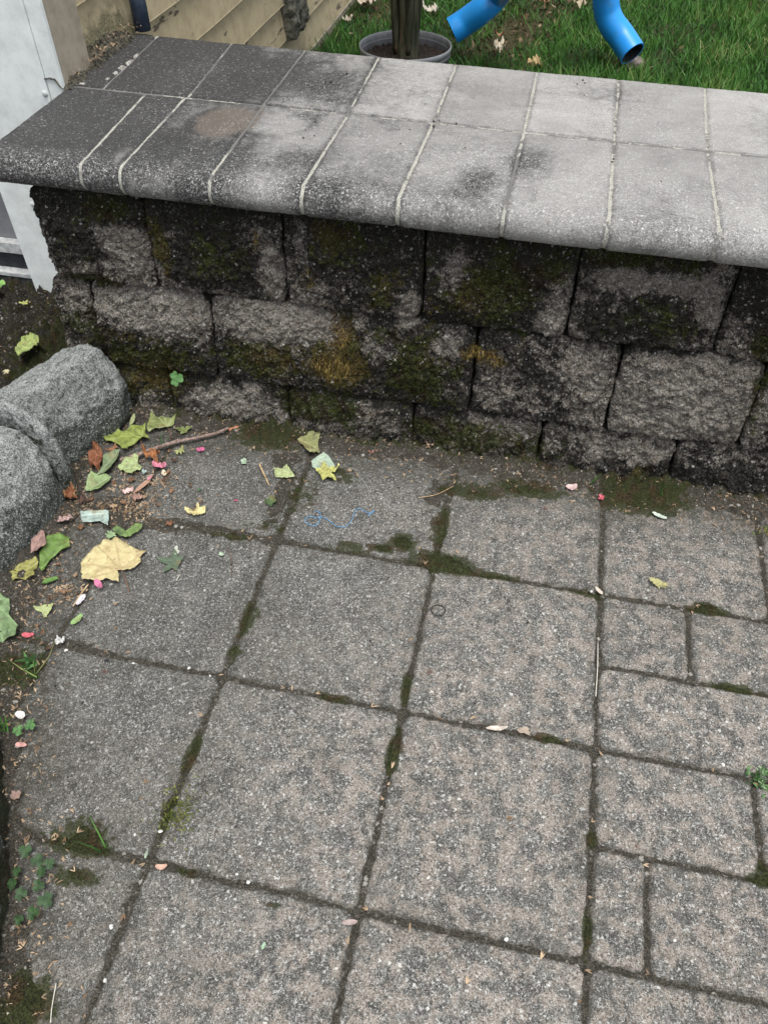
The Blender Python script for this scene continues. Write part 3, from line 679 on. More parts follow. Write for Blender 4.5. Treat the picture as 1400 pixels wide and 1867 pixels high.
# ------------------------------------------------------------------ lawn behind
ZL = .075
def at_l(px, py): return at(px, py, ZL)
xs = np.concatenate([[-40, -10, -3, -1.2], np.arange(-.62, 1.9, .02), [2.5, 4, 10, 40]]); ys = np.concatenate([np.arange(.84, 4.6, .02), [5.5, 8, 14, 30, 80]])
GX, GY = np.meshgrid(xs, ys, indexing='ij'); P = np.stack([GX.ravel(), GY.ravel(), np.zeros(GX.size)], 1)
P[:, 2] = ZL+fbm(P, 3, 3, 81)*.02-.01
BARE = [(940, 60, 60, 60, 1.), (900, 100, 60, 30, .8), (985, 20, 60, 40, .8), (690, 20, 60, 30, .8), (960, 115, 80, 20, .7), (870, 130, 60, 20, .5), (1150, 122, 40, 16, 1.0), (640, 50, 30, 30, .5), (800, 30, 30, 20, .4)]
bare = blobs(P, (0, 1), BARE, at_l)
def mat_lawn():
    t = NT('lawn_soil'); f = t.noise(120, 4, .7); m = t.noise(14, 4, .6)
    c = t.mix(t.rng(f, .35, .65), (.018, .022, .008), (.06, .055, .025)); b = t.attr('bare')
    c = t.mix(t.rng(t.math('ADD', b, t.math('MULTIPLY', t.math('SUBTRACT', m, .5), .8)), .3, .7), c, t.mix(t.rng(f, .4, .62), (.018, .024, .008), (.075, .058, .028)))
    return t.done(c, .95, t.bump(f, .8, .006), .2)
tag(obj('lawn', P, gridfaces(len(xs), len(ys)), mat_lawn(), attrs={'bare': bare}), kind='structure')
def sample(x0, x1, y0, y1, n):
    P = np.stack([RG.uniform(x0, x1, n), RG.uniform(y0, y1, n), np.zeros(n)], 1); return P
P = np.concatenate([sample(-.58, 1.7, 1.9, 4.4, 75000), sample(-.58, 1.5, .98, 1.9, 12000), sample(1.7, 2.6, 1.0, 4.4, 8000), sample(-.58, 3, 4.4, 6.5, 9000)])
b = blobs(P, (0, 1), BARE, at_l); nn = fbm(P, 5, 3, 83)
dens = np.clip(1-b*.95+nn*.5, .12, 1)
leftness = ss(.5, -.2, P[:, 0])*.15
kp = RG.random(len(P)) < dens-leftness; P = P[kp]; nn = nn[kp]
P[:, 2] = ZL-.012
D = np.stack([RG.normal(0, .42, len(P)), RG.normal(0, .42, len(P)), np.ones(len(P))], 1)
L = RG.uniform(.025, .062, len(P))*(1+nn*.6)*(1+.35*ss(2.7, 2.2, P[:, 1])); 
rn = np.clip(RG.random(len(P))*.8+nn*.7+.12-.18*ss(.7, 0, P[:, 0]), 0, 1)
V, F, a_ = blades(P, D, L, RG.uniform(.0016, .0046, len(P)), RG.uniform(0, .9, len(P)), rn)
M_GRASS = mat_blades('grass_blades', (.015, .060, .014), (.085, .235, .030), (.26, .29, .11), .55)
tag(obj('grass', V, F, M_GRASS, attrs=a_), 'short green lawn grass behind the wall', 'grass', kind='stuff')

# ------------------------------------------------------------------ moss
PP = []; GG = []; LL = []; WW = []; DD = []
for (P, m_, g_) in block_arrays:
    wgt = ss(.50, 1.1, m_+fbm(P, 60, 3, 22)*.8); pr = wgt*.27; pr = pr*(1+g_*.6)
    kq = RG.random(len(P)) < pr; p = P[kq]; g = g_[kq]; n = len(p)
    if not n: continue
    big = np.where(g > .7, 1, 0)
    PP.append(p+np.array([0, .0005, 0])); GG.append(np.clip(g+RG.normal(0, .15, n), 0, 1)); LL.append(RG.uniform(.0025, .0065, n)*(1+big*1.3)); WW.append(np.where(big, .0011, .0010))
    d = np.stack([RG.normal(0, .5, n), -np.abs(RG.normal(.8, .35, n)), np.where(big, RG.normal(-.9, .5, n), RG.normal(.15, .55, n))], 1); DD.append(d)
P = np.concatenate(PP); G_ = np.concatenate(GG)
V, F, a_ = blades(P, np.concatenate(DD), np.concatenate(LL), np.concatenate(WW), .35, None, {'gold': G_})
print('wall moss', len(P))
tag(obj('wall_moss', V, F, M_MOSS, attrs=a_), 'dark green and golden moss growing over the block face', 'moss', kind='stuff')
P = np.concatenate([sample(-.6, 1.0, -.9, .31, 260000)]); gmm = ground_moss(P); lf = leftx(P[:, 1])-P[:, 0]
gmm = np.maximum(gmm, .62*ss(.25, .31, P[:, 1])); gmm = np.maximum(gmm, .7*ss(.02, .1, lf))+fbm(P, 45, 3, 23)*.5
kp = RG.random(len(P)) < ss(.62, 1.0, gmm)*.75; P = P[kp]
gz = groundz(np.column_stack([P[:, :2], np.zeros(len(P)), ground_moss(P)])); P[:, 2] = np.maximum(gz, -.001)
n = len(P); D = np.stack([RG.normal(0, .6, n), RG.normal(0, .6, n), np.ones(n)], 1)
V, F, a_ = blades(P, D, RG.uniform(.002, .0045, n), .0010, .4, None, {'gold': np.clip(RG.normal(.05, .1, n), 0, 1)})
print('ground moss', n)
a_['rnd'] = a_['rnd']*.55
tag(obj('ground_moss', V, F, M_MOSS, attrs=a_), 'low dark green moss creeping out of the paving joints', 'moss', kind='stuff')

# ------------------------------------------------------------------ stones of the left edging
def rock(name, c, half, rot, seed, label, ex=3.2, amp=.022, mossf=0., dirt_lo=.2, tilt=0., sub=6, darkall=0., planes=()):
    import bmesh
    bm = bmesh.new(); bmesh.ops.create_icosphere(bm, subdivisions=sub, radius=1)
    N = np.array([v.co[:] for v in bm.verts]); F = np.array([[v.index for v in f.verts] for f in bm.faces]); bm.free()
    k_ = (np.abs(N)**max(ex, 10 if ex > 6 else ex)).sum(1)**(-1/max(ex, 10 if ex > 6 else ex)); P = N*k_[:, None]*np.array(half)
    rs = np.random.default_rng(seed); pl = list(planes)+[(rs.normal(size=3), rs.uniform(.98, 1.2)) for _ in range(10)]
    Un = P/np.array(half)
    for (pn, pd) in pl:
        pn = np.array(pn, float); pn /= np.linalg.norm(pn); dd_ = Un @ pn; over = np.maximum(dd_-pd, 0); Un = Un-(over*.92)[:, None]*pn
    P = Un*np.array(half)
    R_ = np.array(Matrix.Rotation(rot, 3, 'Z') @ Matrix.Rotation(tilt, 3, 'Y')); P = P @ R_.T; Nr = (N/np.array(half)); Nr /= np.linalg.norm(Nr, axis=1)[:, None]; Nr = Nr @ R_.T
    W = P+np.array(c)
    d = fbm(W+seed, 6, 3, 91)*amp*1.1+fbm(W+seed, 18, 4, 92, .6, True)*amp*.9+fbm(W, 90, 4, 93, .65)*.0055+fbm(W, 330, 2, 94)*.002
    W = W+Nr*d[:, None]
    dirt = np.clip(ss(dirt_lo+.06, dirt_lo-.04, W[:, 2]+fbm(W, 18, 3, 95)*.05)*.75+(1-np.clip(Nr[:, 2]*1.5, 0, 1))*.50+darkall, 0, 1)  # steeper faces darker: grime plus shade painted into the colour
    moss = np.clip(mossf+fbm(W, 14, 3, 96)*.7+ss(.03, .0, W[:, 2])*.3, 0, 1)
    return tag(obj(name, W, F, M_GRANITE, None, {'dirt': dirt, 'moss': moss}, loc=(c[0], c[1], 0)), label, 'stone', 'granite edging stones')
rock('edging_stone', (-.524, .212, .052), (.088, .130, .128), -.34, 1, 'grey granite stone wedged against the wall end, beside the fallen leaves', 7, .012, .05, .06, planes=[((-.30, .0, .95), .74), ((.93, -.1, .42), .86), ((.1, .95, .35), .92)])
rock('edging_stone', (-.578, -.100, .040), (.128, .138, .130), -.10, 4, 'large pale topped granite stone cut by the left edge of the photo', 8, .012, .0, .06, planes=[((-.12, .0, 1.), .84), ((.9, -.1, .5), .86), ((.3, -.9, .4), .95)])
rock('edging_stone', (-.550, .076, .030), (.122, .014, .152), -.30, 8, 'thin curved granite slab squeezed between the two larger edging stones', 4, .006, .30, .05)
rock('edging_stone', (-.282, -.672, .02), (.085, .30, .075), .52, 12, 'dark moss covered edging stone along the lower left edge of the photo', 3.4, .014, .75, .3, darkall=.8)  # darkened evenly all over

# ------------------------------------------------------------------ leaves
def leafmat(c, c2=None, vein=None, hue=0):
    t = NT('leaf_surface'); c = tuple(c); c2 = c2 or tuple(x*.55 for x in c); vein = vein or tuple(min(1, x*1.35+.03) for x in c)
    n = t.noise(70, 5, .65); f = t.noise(420, 3); k = t.mix(t.rng(n, .42, .68), c, c2); k = t.mix(t.math('MULTIPLY', t.rng(t.noise(150, 3, .6), .62, .68), .7), k, (.11, .07, .04)); k = t.mix(t.math('MULTIPLY', t.rng(t.noise(26, 3), .55, .7), .5), k, (.26, .19, .09)); k = t.mix(t.math('MULTIPLY', t.rng(f, .55, .7), .35), k, tuple(x*.5 for x in c))
    k = t.mix(t.math('MULTIPLY', t.attr('vein'), .75), k, vein)
    h = t.math('ADD', t.math('MULTIPLY', t.attr('vein'), -1.2), t.math('MULTIPLY', n, 1.))
    return t.done(k, .6, t.bump(h, .7, .0012), .35)
def ang(a, b): return (a-b+np.pi) % (2*np.pi)-np.pi
def leaf_shape(kind, seed):
    r_ = np.random.default_rng(seed); nth = 120; th = np.linspace(-np.pi, np.pi, nth, endpoint=False)
    lobes = []
    if kind == 'maple':
        lobes = [(0, 1., .42), (.92, .86, .40), (-.92, .86, .40), (1.85, .56, .42), (-1.85, .56, .42)]
        r = np.full(nth, .56)
        for a, l, wd in lobes:
            l *= r_.uniform(.86, 1.1); d = np.abs(ang(th, a+r_.uniform(-.08, .08)))/wd; r = np.maximum(r, .56+(l-.56)*np.clip(1-d, 0, 1)**1.0)
        teeth = .13*np.abs(((th*9/np.pi+seed*.3) % 1)-.5)*2*(r-.25)+.03*np.sin(th*23+seed)
        r = r+teeth; r *= 1-.80*np.exp(-(ang(th, np.pi)/.20)**2)
    elif kind == 'star':
        lobes = [(0, 1., .5), (1.15, .8, .5), (-1.15, .8, .5), (2.3, .6, .5), (-2.3, .6, .5)]
        r = np.full(nth, .38)
        for a, l, wd in lobes: d = np.abs(ang(th, a))/wd; r = np.maximum(r, .38+(l-.38)*np.clip(1-d, 0, 1)**1.1)
    elif kind == 'oval':
        lobes = [(0, 1, .4), (np.pi, 1, .4)]
        r = 1/np.sqrt((np.cos(th)/1.)**2+(np.sin(th)/.5)**2); r *= 1-.12*np.abs(np.sin(th*1.5+seed))
    elif kind == 'frag':
        lobes = [(r_.uniform(-3, 3), 1, .4), (r_.uniform(-3, 3), 1, .4)]
        r = .62+.0*th
        for k_ in range(2, 9): r = r+r_.normal(0, .22/k_**.7)*np.cos(k_*th+r_.uniform(0, 6))
        r = np.clip(r, .25, 1.1)
    elif kind == 'sliver':
        lobes = [(0, 1, .4)]; r = 1/np.sqrt(np.cos(th)**2+(np.sin(th)/.17)**2)
    return th, r, lobes
def leaf(name, o, t, label, col, kind='maple', wf=1., curl=.12, roll=0., fold=0., seed=1, z0=.004, cat='leaf', col2=None, stalk=None, group=None, plane=None, lift=0., tiltx=0., crump=.10, vein=None, zpl=0., poly=None, tips=None):
    cv = plane or (lambda x, y: at(x, y, zpl))
    O = cv(*o); T = cv(*t); ax = T-O; Ln = np.linalg.norm(ax); ax /= Ln
    up_ = np.array([0, 0, 1.]); sd_ = np.cross(ax, up_); 
    if np.linalg.norm(sd_) < .1: sd_ = np.array([1., 0, 0])
    sd_ /= np.linalg.norm(sd_); nn_ = np.cross(sd_, ax)
    th, r, lobes = leaf_shape(kind, seed); nr = 16; R = np.linspace(0, 1, nr)[1:]
    X = [0.]; Y = [0.]; VN = [1.]
    if poly is not None:
        W_ = np.array([cv(*p_) for p_ in poly])-O; Q2 = np.stack([W_ @ ax, W_ @ sd_], 1)/Ln; cen = Q2.mean(0)
        ed_ = np.roll(Q2, -1, 0)-Q2; ln_ = np.linalg.norm(ed_, axis=1); cum = np.concatenate([[0], np.cumsum(ln_)]); bd = []
        for q_ in np.linspace(0, cum[-1], 120, endpoint=False):
            i_ = min(np.searchsorted(cum, q_, 'right')-1, len(ln_)-1); bd.append(Q2[i_]+ed_[i_]*(q_-cum[i_])/ln_[i_])
        bd = np.array(bd); jag = fbm(np.column_stack([bd*3, np.zeros(120)]), 2.2, 3, seed)*.07*np.sqrt(cum[-1]/4)
        bd = bd+(bd-cen)*jag[:, None]
    xx = (R[:, None]*r[None, :]*np.cos(th)[None, :]).ravel(); yy_ = (R[:, None]*r[None, :]*np.sin(th)[None, :]).ravel()*wf
    rr = (R[:, None]*r[None, :]).ravel(); tt = np.tile(th, nr-1)
    if poly is not None:
        G2 = cen+R[:, None, None]*(bd-cen)[None]; xx = G2[:, :, 0].ravel(); yy_ = G2[:, :, 1].ravel(); rr = np.hypot(xx-cen[0], yy_-cen[1])
    if kind in ('oval', 'frag', 'sliver'): pass
    vn = np.zeros(len(xx))
    for a, l, wd in lobes: vn = np.maximum(vn, np.exp(-((np.abs(ang(tt, a))*rr)/.018)**2)*(np.cos(ang(tt, a)) > 0))
    if kind in ('maple', 'oval', 'frag', 'star'):
        side = np.abs(((np.abs(xx)*5.5+np.abs(yy_)*2.2) % 1)-.5)*2; vn = np.maximum(vn, .5*ss(.86, 1, side))
    if poly is not None:
        vn = np.zeros(len(xx)); tips_ = [np.array([(cv(*p_)-O) @ ax, (cv(*p_)-O) @ sd_])/Ln for p_ in (tips or [t])]
        for T2 in tips_:
            l2 = T2 @ T2; pr_ = np.clip((xx*T2[0]+yy_*T2[1])/l2, 0, 1); d_ = np.hypot(xx-pr_*T2[0], yy_-pr_*T2[1]); vn = np.maximum(vn, np.exp(-(d_/.020)**2))
            side = np.abs((((xx*T2[0]+yy_*T2[1])/l2*6-d_*3) % 1)-.5)*2; vn = np.maximum(vn, .4*ss(.85, 1, side)*(d_ < .25))
    c0_ = cen if poly is not None else (0, 0)
    xx = np.concatenate([[c0_[0]], xx]); yy_ = np.concatenate([[c0_[1]], yy_]); vn = np.concatenate([[1], vn]); rr = np.concatenate([[0], rr])
    if poly is None and kind in ('oval', 'frag', 'sliver'): xx = (xx+1)*.5; yy_ = yy_*.5
    Q = np.stack([xx*2+seed, yy_*2, np.zeros(len(xx))], 1)
    z = curl*rr**2*(.6+perlin(Q*1.1))+crump*perlin(Q*2.3+9)*rr+.45*crump*perlin(Q*5+3)*rr+fold*np.abs(yy_)
    x_ = xx; y_ = yy_
    if roll:   # roll the blade round its length
        Rr = 1/roll; y2 = Rr*np.sin(np.clip(y_/Rr, -3, 3)); z = z*.5+Rr*(1-np.cos(np.clip(y_/Rr, -3, 3))); y_ = y2
    V = O+Ln*(x_[:, None]*ax+y_[:, None]*sd_+(z-min(0, z.min()))[:, None]*nn_)+np.array([0, 0, z0])
    if lift: V[:, 2] += lift*x_*Ln
    F = [(0, 1+j, 1+(j+1) % 120) for j in range(120)]
    for i in range(nr-2):
        b_ = 1+i*120
        F += [(b_+j, b_+120+j, b_+120+(j+1) % 120, b_+(j+1) % 120) for j in range(120)]
    m = leafmat(col, col2, vein)
    if stalk is not None:
        e = empty(name, (O[0], O[1], O[2])); tag(e, label, cat, group)
        ob = obj('leaf_blade', V, F, m, e, {'vein': vn})
        S_ = cv(*stalk); pts = smoothpath([O+np.array([0, 0, z0+.001]), (O+S_)/2+np.array([.002, 0, z0+.004]), S_+np.array([0, 0, .003])], 6)
        sv, sf = tube(pts, np.linspace(.0009, .0012, len(pts)), 6); obj('leaf_stalk', sv, sf, M_STALK, e)
        sol = ob.modifiers.new('thickness', 'SOLIDIFY'); sol.thickness = .0004
        return e
    ob = tag(obj(name, V, F, m, None, {'vein': vn}, loc=(O[0], O[1], O[2])), label, cat, group)
    sol = ob.modifiers.new('thickness', 'SOLIDIFY'); sol.thickness = .0004
    return ob
def LP(name, o, t, label, col, **k): return leaf(name, o, t, label, col, **k)
M_STALK = mat_simple('leaf_stalk_brown', (.08, .045, .03), (.20, .12, .08), 120, .7, .3)
YG = (.24, .29, .07); OL = (.21, .25, .09); GRN = (.12, .21, .07); PALE = (.42, .50, .33); MINT = (.38, .48, .43); CREAM = (.54, .475, .25); RUST = (.22, .085, .04); BROWN = (.20, .12, .075); TAN = (.48, .32, .20); PINKB = (.40, .26, .23)
def L5(name, o, t, label, col, **k): 
    for q_ in ('poly', 'tips'):
        if q_ in k: k[q_] = [Z5(*p_) for p_ in k[q_]]
    return leaf(name, Z5(*o), Z5(*t), label, col, stalk=Z5(*k.pop('stalk')) if 'stalk' in k else None, **k)
L5('fallen_leaf', (740, 588), (545, 577), 'large yellow green lobed leaf lying just above the twig', YG, wf=1.15, curl=.16, seed=3, stalk=(745, 650), z0=.006, crump=.2, poly=[(540, 575), (585, 572), (622, 540), (645, 555), (690, 530), (745, 518), (775, 515), (765, 558), (788, 590), (745, 600), (712, 620), (700, 632), (652, 657), (632, 625), (600, 610), (560, 605), (545, 590)], tips=[(540, 575), (622, 540), (772, 518), (652, 655)])
L5('fallen_leaf', (880, 528), (800, 445), 'olive lobed leaf with pale veins near the wall, right of the yellow green leaf', OL, wf=1.25, curl=.12, seed=5, stalk=(900, 578), fold=.12, z0=.006, crump=.18, vein=(.40, .44, .22), poly=[(800, 438), (825, 452), (860, 456), (905, 445), (938, 455), (925, 485), (915, 515), (885, 525), (850, 535), (800, 550), (778, 553), (775, 520), (790, 480)], tips=[(800, 440), (935, 455), (780, 550), (862, 452)])
L5('fallen_leaf', (985, 560), (945, 515), 'small round olive leaf beside the upper end of the twig', OL, kind='frag', wf=1.3, seed=12, fold=.3, cat='leaf')
L5('leaf_tip', (690, 530), (712, 470), 'thin pale green leaf tip standing above the yellow green leaf', (.36, .40, .20), kind='sliver', wf=1.4, seed=2, z0=.012)
L5('dry_leaf', (830, 440), (905, 425), 'crumpled beige leaf scrap against the olive leaf near the wall', (.58, .48, .38), kind='frag', wf=1., curl=.5, seed=8, crump=.5, z0=.008)
L5('dry_leaf', (505, 745), (525, 650), 'crumpled rust brown leaf touching the edging stone', RUST, kind='frag', wf=1.1, curl=.6, seed=21, crump=.6, z0=.008, poly=[(475, 690), (500, 655), (525, 640), (550, 680), (545, 740), (530, 762), (500, 750), (478, 735)])
L5('dry_leaf', (555, 670), (625, 645), 'curled orange brown leaf scrap tucked under the yellow green leaf', (.36, .17, .09), kind='frag', wf=.9, curl=.5, seed=22, crump=.5, z0=.008)
L5('fallen_leaf', (515, 782), (632, 655), 'grey green folded leaf pointing up beside the rust brown leaf', (.20, .27, .14), kind='oval', wf=.9, fold=.5, seed=4, crump=.2, z0=.008, vein=(.35, .42, .26), poly=[(510, 785), (545, 735), (552, 690), (585, 672), (635, 650), (628, 700), (600, 730), (590, 760), (560, 778)])
L5('fallen_leaf', (745, 740), (622, 745), 'pale green leaf lying below the thick end of the twig', (.36, .43, .20), kind='maple', wf=.85, fold=.25, seed=7, z0=.005, crump=.25, poly=[(620, 745), (640, 715), (665, 700), (720, 682), (735, 690), (728, 720), (755, 740), (725, 752), (700, 775), (672, 770), (640, 755)], tips=[(622, 745), (725, 685), (675, 770)])
L5('fallen_leaf', (455, 862), (588, 792), 'mid green smooth leaf between the stone and the pink petals', (.24, .33, .14), kind='oval', wf=1.15, fold=.35, seed=9, crump=.15, z0=.006, vein=(.38, .45, .28), poly=[(450, 862), (465, 815), (490, 778), (530, 790), (565, 778), (590, 790), (580, 815), (530, 855), (490, 865)], tips=[(485, 785), (590, 790)])
L5('dry_leaf', (780, 725), (840, 660), 'crumpled orange brown leaf just below the middle of the twig', (.40, .17, .07), kind='frag', wf=1.1, curl=.5, seed=31, crump=.6, z0=.006)
L5('petal', (800, 730), (880, 738), 'bright pink petal below the orange brown leaf', (.66, .24, .32), kind='oval', wf=.9, curl=.3, seed=3, crump=.3, z0=.008, cat='petal')
L5('petal', (855, 750), (870, 785), 'small cream petal hanging off the bright pink petal', (.75, .66, .48), kind='oval', wf=.9, seed=4, z0=.006, cat='petal')
L5('leaf_scrap', (740, 765), (775, 745), 'small mint green scrap at the tip of the pale green leaf', MINT, kind='frag', wf=1.2, seed=41)
L5('petal', (1030, 640), (1075, 638), 'round magenta petal lying alone right of the twig', (.58, .14, .28), kind='oval', wf=1.5, curl=.3, seed=6, cat='petal')
L5('leaf_scrap', (915, 650), (980, 655), 'ragged yellow green scrap between the twig and the magenta petal', (.42, .44, .18), kind='frag', wf=.9, seed=43, crump=.4)
L5('fallen_leaf', (1255, 705), (1305, 700), 'small pale mint leaf alone on the dark corner slab', (.40, .52, .38), kind='frag', wf=1.5, seed=45, fold=.2)
L5('seed_pod', (700, 875), (800, 790), 'curled tan pod with a pink tip beside the pink petals', (.42, .26, .18), kind='oval', wf=.4, roll=2.5, seed=2, z0=.006, cat='pod')
L5('petal', (775, 810), (805, 785), 'small deep pink petal at the tip of the tan pod', (.6, .28, .33), kind='oval', wf=1., seed=9, z0=.010, cat='petal')
L5('petal', (640, 865), (712, 850), 'pale pink and white petal left of the tan pod', (.78, .55, .52), kind='oval', wf=1., curl=.3, seed=11, crump=.35, cat='petal')
L5('dry_leaf', (680, 890), (765, 905), 'pinkish brown leaf flake below the tan pod', (.40, .25, .20), kind='frag', wf=.8, curl=.3, seed=51, crump=.4)
L5('dry_leaf', (350, 935), (415, 860), 'crumpled rust leaf at the foot of the large granite stone', RUST, kind='frag', wf=1.1, curl=.5, seed=52, crump=.6, z0=.012)
L5('dry_leaf', (420, 905), (465, 930), 'small dark brown leaf right of the rust leaf by the stone', (.10, .055, .045), kind='frag', wf=1.2, curl=.4, seed=53, crump=.5, z0=.008)
L5('fallen_leaf', (425, 995), (585, 1005), 'pale mint leaf with a torn notch lying below the leaf pile', MINT, kind='frag', wf=.75, fold=.15, seed=60, crump=.15, z0=.007, poly=[(430, 975), (475, 968), (540, 968), (578, 970), (575, 1055), (545, 1020), (510, 1025), (440, 1035), (428, 1000)], tips=[(578, 980)])
L5('dry_leaf', (300, 1040), (400, 1010), 'dusty pink curled leaf left of the mint leaf', (.46, .32, .29), kind='oval', wf=.8, fold=.4, seed=61, crump=.35, z0=.010)
L5('fallen_leaf', (638, 1272), (520, 1150), 'large cream yellow maple leaf lying flat on the paving', CREAM, kind='maple', wf=.95, curl=.10, seed=15, stalk=(678, 1378), z0=.005, crump=.12, col2=(.46, .37, .19), vein=(.38, .27, .14), poly=[(640, 1275), (690, 1280), (748, 1240), (742, 1205), (772, 1172), (715, 1168), (665, 1130), (610, 1108), (555, 1120), (520, 1150), (465, 1200), (430, 1235), (435, 1290), (440, 1335), (500, 1335), (560, 1325), (632, 1345), (630, 1300), (618, 1280)], tips=[(772, 1172), (610, 1110), (432, 1240), (440, 1335), (520, 1150)])
L5('fallen_leaf', (655, 1110), (760, 1040), 'rolled dark green leaf at the top of the cream maple leaf', (.17, .26, .08), kind='oval', wf=.9, roll=1.8, seed=17, z0=.010, crump=.25)
L5('fallen_leaf', (600, 1050), (670, 1105), 'narrow green leaf half under the rolled leaf above the cream maple leaf', (.14, .22, .08), kind='oval', wf=.8, fold=.4, seed=18, z0=.007)
L5('fallen_leaf', (555, 1110), (610, 1065), 'light green leaf peeping out above the cream maple leaf', (.30, .42, .22), kind='frag', wf=1.2, seed=19, z0=.004)
L5('dry_leaf', (185, 1220), (255, 1095), 'dusty rose brown curled leaf resting on the rolled green leaf by the stone', (.33, .21, .18), kind='oval', wf=1.05, fold=.35, seed=70, z0=.022, crump=.2, poly=[(183, 1218), (190, 1160), (240, 1092), (255, 1110), (272, 1180), (230, 1210)])
L5('fallen_leaf', (215, 1290), (380, 1120), 'long green leaf rolled lengthwise beside the large stone', (.13, .22, .05), kind='oval', wf=1.2, roll=0, fold=.3, seed=71, z0=.008, crump=.2, poly=[(265, 1125), (320, 1103), (372, 1105), (375, 1160), (320, 1185), (270, 1230), (235, 1295), (215, 1270), (225, 1200)])
L5('fallen_leaf', (62, 1345), (215, 1240), 'olive yellow curled leaf against the foot of the large stone', (.30, .29, .09), kind='oval', wf=1.1, fold=.3, curl=.3, seed=72, z0=.008, crump=.35, poly=[(62, 1345), (65, 1300), (110, 1265), (160, 1235), (205, 1228), (215, 1240), (190, 1290), (200, 1320), (150, 1345)])
L5('fallen_leaf', (220, 1340), (315, 1315), 'small dark green leaf folded flat below the rolled green leaf', (.11, .22, .05), kind='oval', wf=.8, fold=.5, seed=73)
LP('fallen_leaf', (-15, 1098), (25, 1170), 'large green lobed leaf cut by the left edge of the photo', (.16, .24, .11), kind='maple', wf=1.2, curl=.15, seed=74, z0=.010, crump=.3, poly=[(0, 1088), (25, 1105), (22, 1130), (38, 1150), (35, 1170), (10, 1178), (-20, 1175), (-30, 1120), (-15, 1095)], tips=[(24, 1106), (38, 1152), (10, 1176)])
L5('fallen_leaf', (245, 1480), (180, 1465), 'pale yellow green three pointed leaf on the slab below the stone', (.38, .43, .20), kind='star', wf=1.3, seed=75, curl=.1, stalk=(265, 1405), crump=.2, poly=[(178, 1465), (205, 1465), (240, 1455), (288, 1450), (270, 1490), (240, 1530), (225, 1495), (195, 1485)], tips=[(180, 1465), (288, 1450), (240, 1530)])
L5('fallen_leaf', (375, 1560), (440, 1505), 'small green oval leaf beside the white petal', (.25, .42, .15), kind='oval', wf=.9, fold=.2, seed=76)
L5('petal', (115, 1610), (185, 1615), 'red and pink petal beside the large green leaf at the left edge', (.62, .13, .16), kind='oval', wf=.9, curl=.3, seed=13, cat='petal')
L5('petal', (50, 1415), (88, 1410), 'small dark red petal above the leaf at the left edge', (.45, .07, .10), kind='oval', wf=.9, seed=14, cat='petal')
L5('petal', (300, 1640), (355, 1655), 'crumpled white petal near the grass tuft at the left', (.80, .80, .78), kind='frag', wf=1.3, curl=.6, seed=80, crump=.6, cat='petal')
L5('petal', (340, 1690), (362, 1690), 'tiny white petal just below the crumpled white petal', (.8, .78, .72), kind='oval', wf=1.3, seed=15, cat='petal')
L5('petal', (505, 1330), (540, 1375), 'deep pink petal touching the lower edge of the cream maple leaf', (.64, .20, .33), kind='oval', wf=.95, seed=16, z0=.009, cat='petal')
L5('petal', (405, 1455), (455, 1395), 'greyish white narrow petal below the cream maple leaf', (.66, .63, .66), kind='oval', wf=.8, fold=.4, seed=17, cat='petal')
L5('fallen_leaf', (985, 985), (1090, 945), 'cream yellow small leaf alone on the corner slab', (.66, .58, .28), kind='frag', wf=1.25, curl=.2, seed=82, crump=.2, stalk=(1065, 905))
L5('fallen_leaf', (915, 1230), (830, 1215), 'dull grey green clover like leaf on the slab right of the cream maple leaf', (.10, .14, .09), kind='star', wf=1.2, seed=83)
L5('leaf_scrap', (905, 1165), (950, 1175), 'pale silver leaf scrap above the dull clover like leaf', (.50, .53, .45), kind='frag', wf=1.2, seed=84)
L5('leaf_scrap', (1145, 1180), (1178, 1195), 'tiny mint triangle scrap right of the small cream leaf', (.42, .52, .38), kind='frag', wf=1., seed=85)
L5('petal', (1225, 905), (1250, 905), 'tiny crimson petal on the corner slab', (.60, .08, .22), kind='oval', wf=.7, seed=18, cat='petal')
L5('leaf_scrap', (1030, 850), (1060, 845), 'tiny dark green scrap above the small cream leaf', (.10, .20, .09), kind='frag', wf=1., seed=86)
L5('petal', (640, 440), (700, 420), 'brownish pink scrap at the upper tip of the edging stone', (.18, .11, .09), kind='frag', wf=.9, seed=87, z0=.01, cat='petal')
LP('fallen_leaf', (584, 826), (545, 806), 'folded olive leaf with a raised tip at the foot of the wall', (.25, .26, .11), kind='maple', wf=.95, fold=.25, seed=25, z0=.006, crump=.2, stalk=(587, 832), vein=(.42, .42, .22), poly=[(542, 806), (560, 800), (573, 783), (583, 785), (585, 800), (580, 815), (583, 833), (560, 832), (555, 822)], tips=[(545, 806), (578, 785), (562, 832)])
LP('fallen_leaf', (570, 838), (612, 858), 'pale mint leaf directly below the folded olive leaf', (.40, .50, .39), kind='frag', wf=1.3, seed=26, z0=.005, poly=[(568, 845), (580, 835), (590, 828), (600, 835), (612, 855), (598, 860), (583, 862), (570, 855)])
LP('fallen_leaf', (593, 868), (620, 858), 'jagged yellow green leaf touching the pale mint leaf', (.48, .48, .16), kind='star', wf=1.2, seed=27, crump=.4, z0=.005)
LP('fallen_leaf', (517, 873), (510, 857), 'pale green star shaped leaf left of the mint leaf', (.42, .48, .24), kind='star', wf=1.7, seed=28, curl=.1, crump=.2, poly=[(499, 857), (515, 858), (523, 851), (530, 860), (538, 872), (525, 876), (515, 875), (503, 874)], tips=[(500, 857), (523, 852), (538, 872)])
LP('fallen_leaf', (481, 915), (507, 922), 'small dark green curled leaf on the joint left of the blue thread', (.08, .14, .05), kind='frag', wf=1.2, seed=29, crump=.5)
LP('dry_leaf', (669, 826), (692, 818), 'small brick red leaf scrap on the pale patch by the wall', (.38, .17, .12), kind='frag', wf=1.2, seed=88, curl=.3)
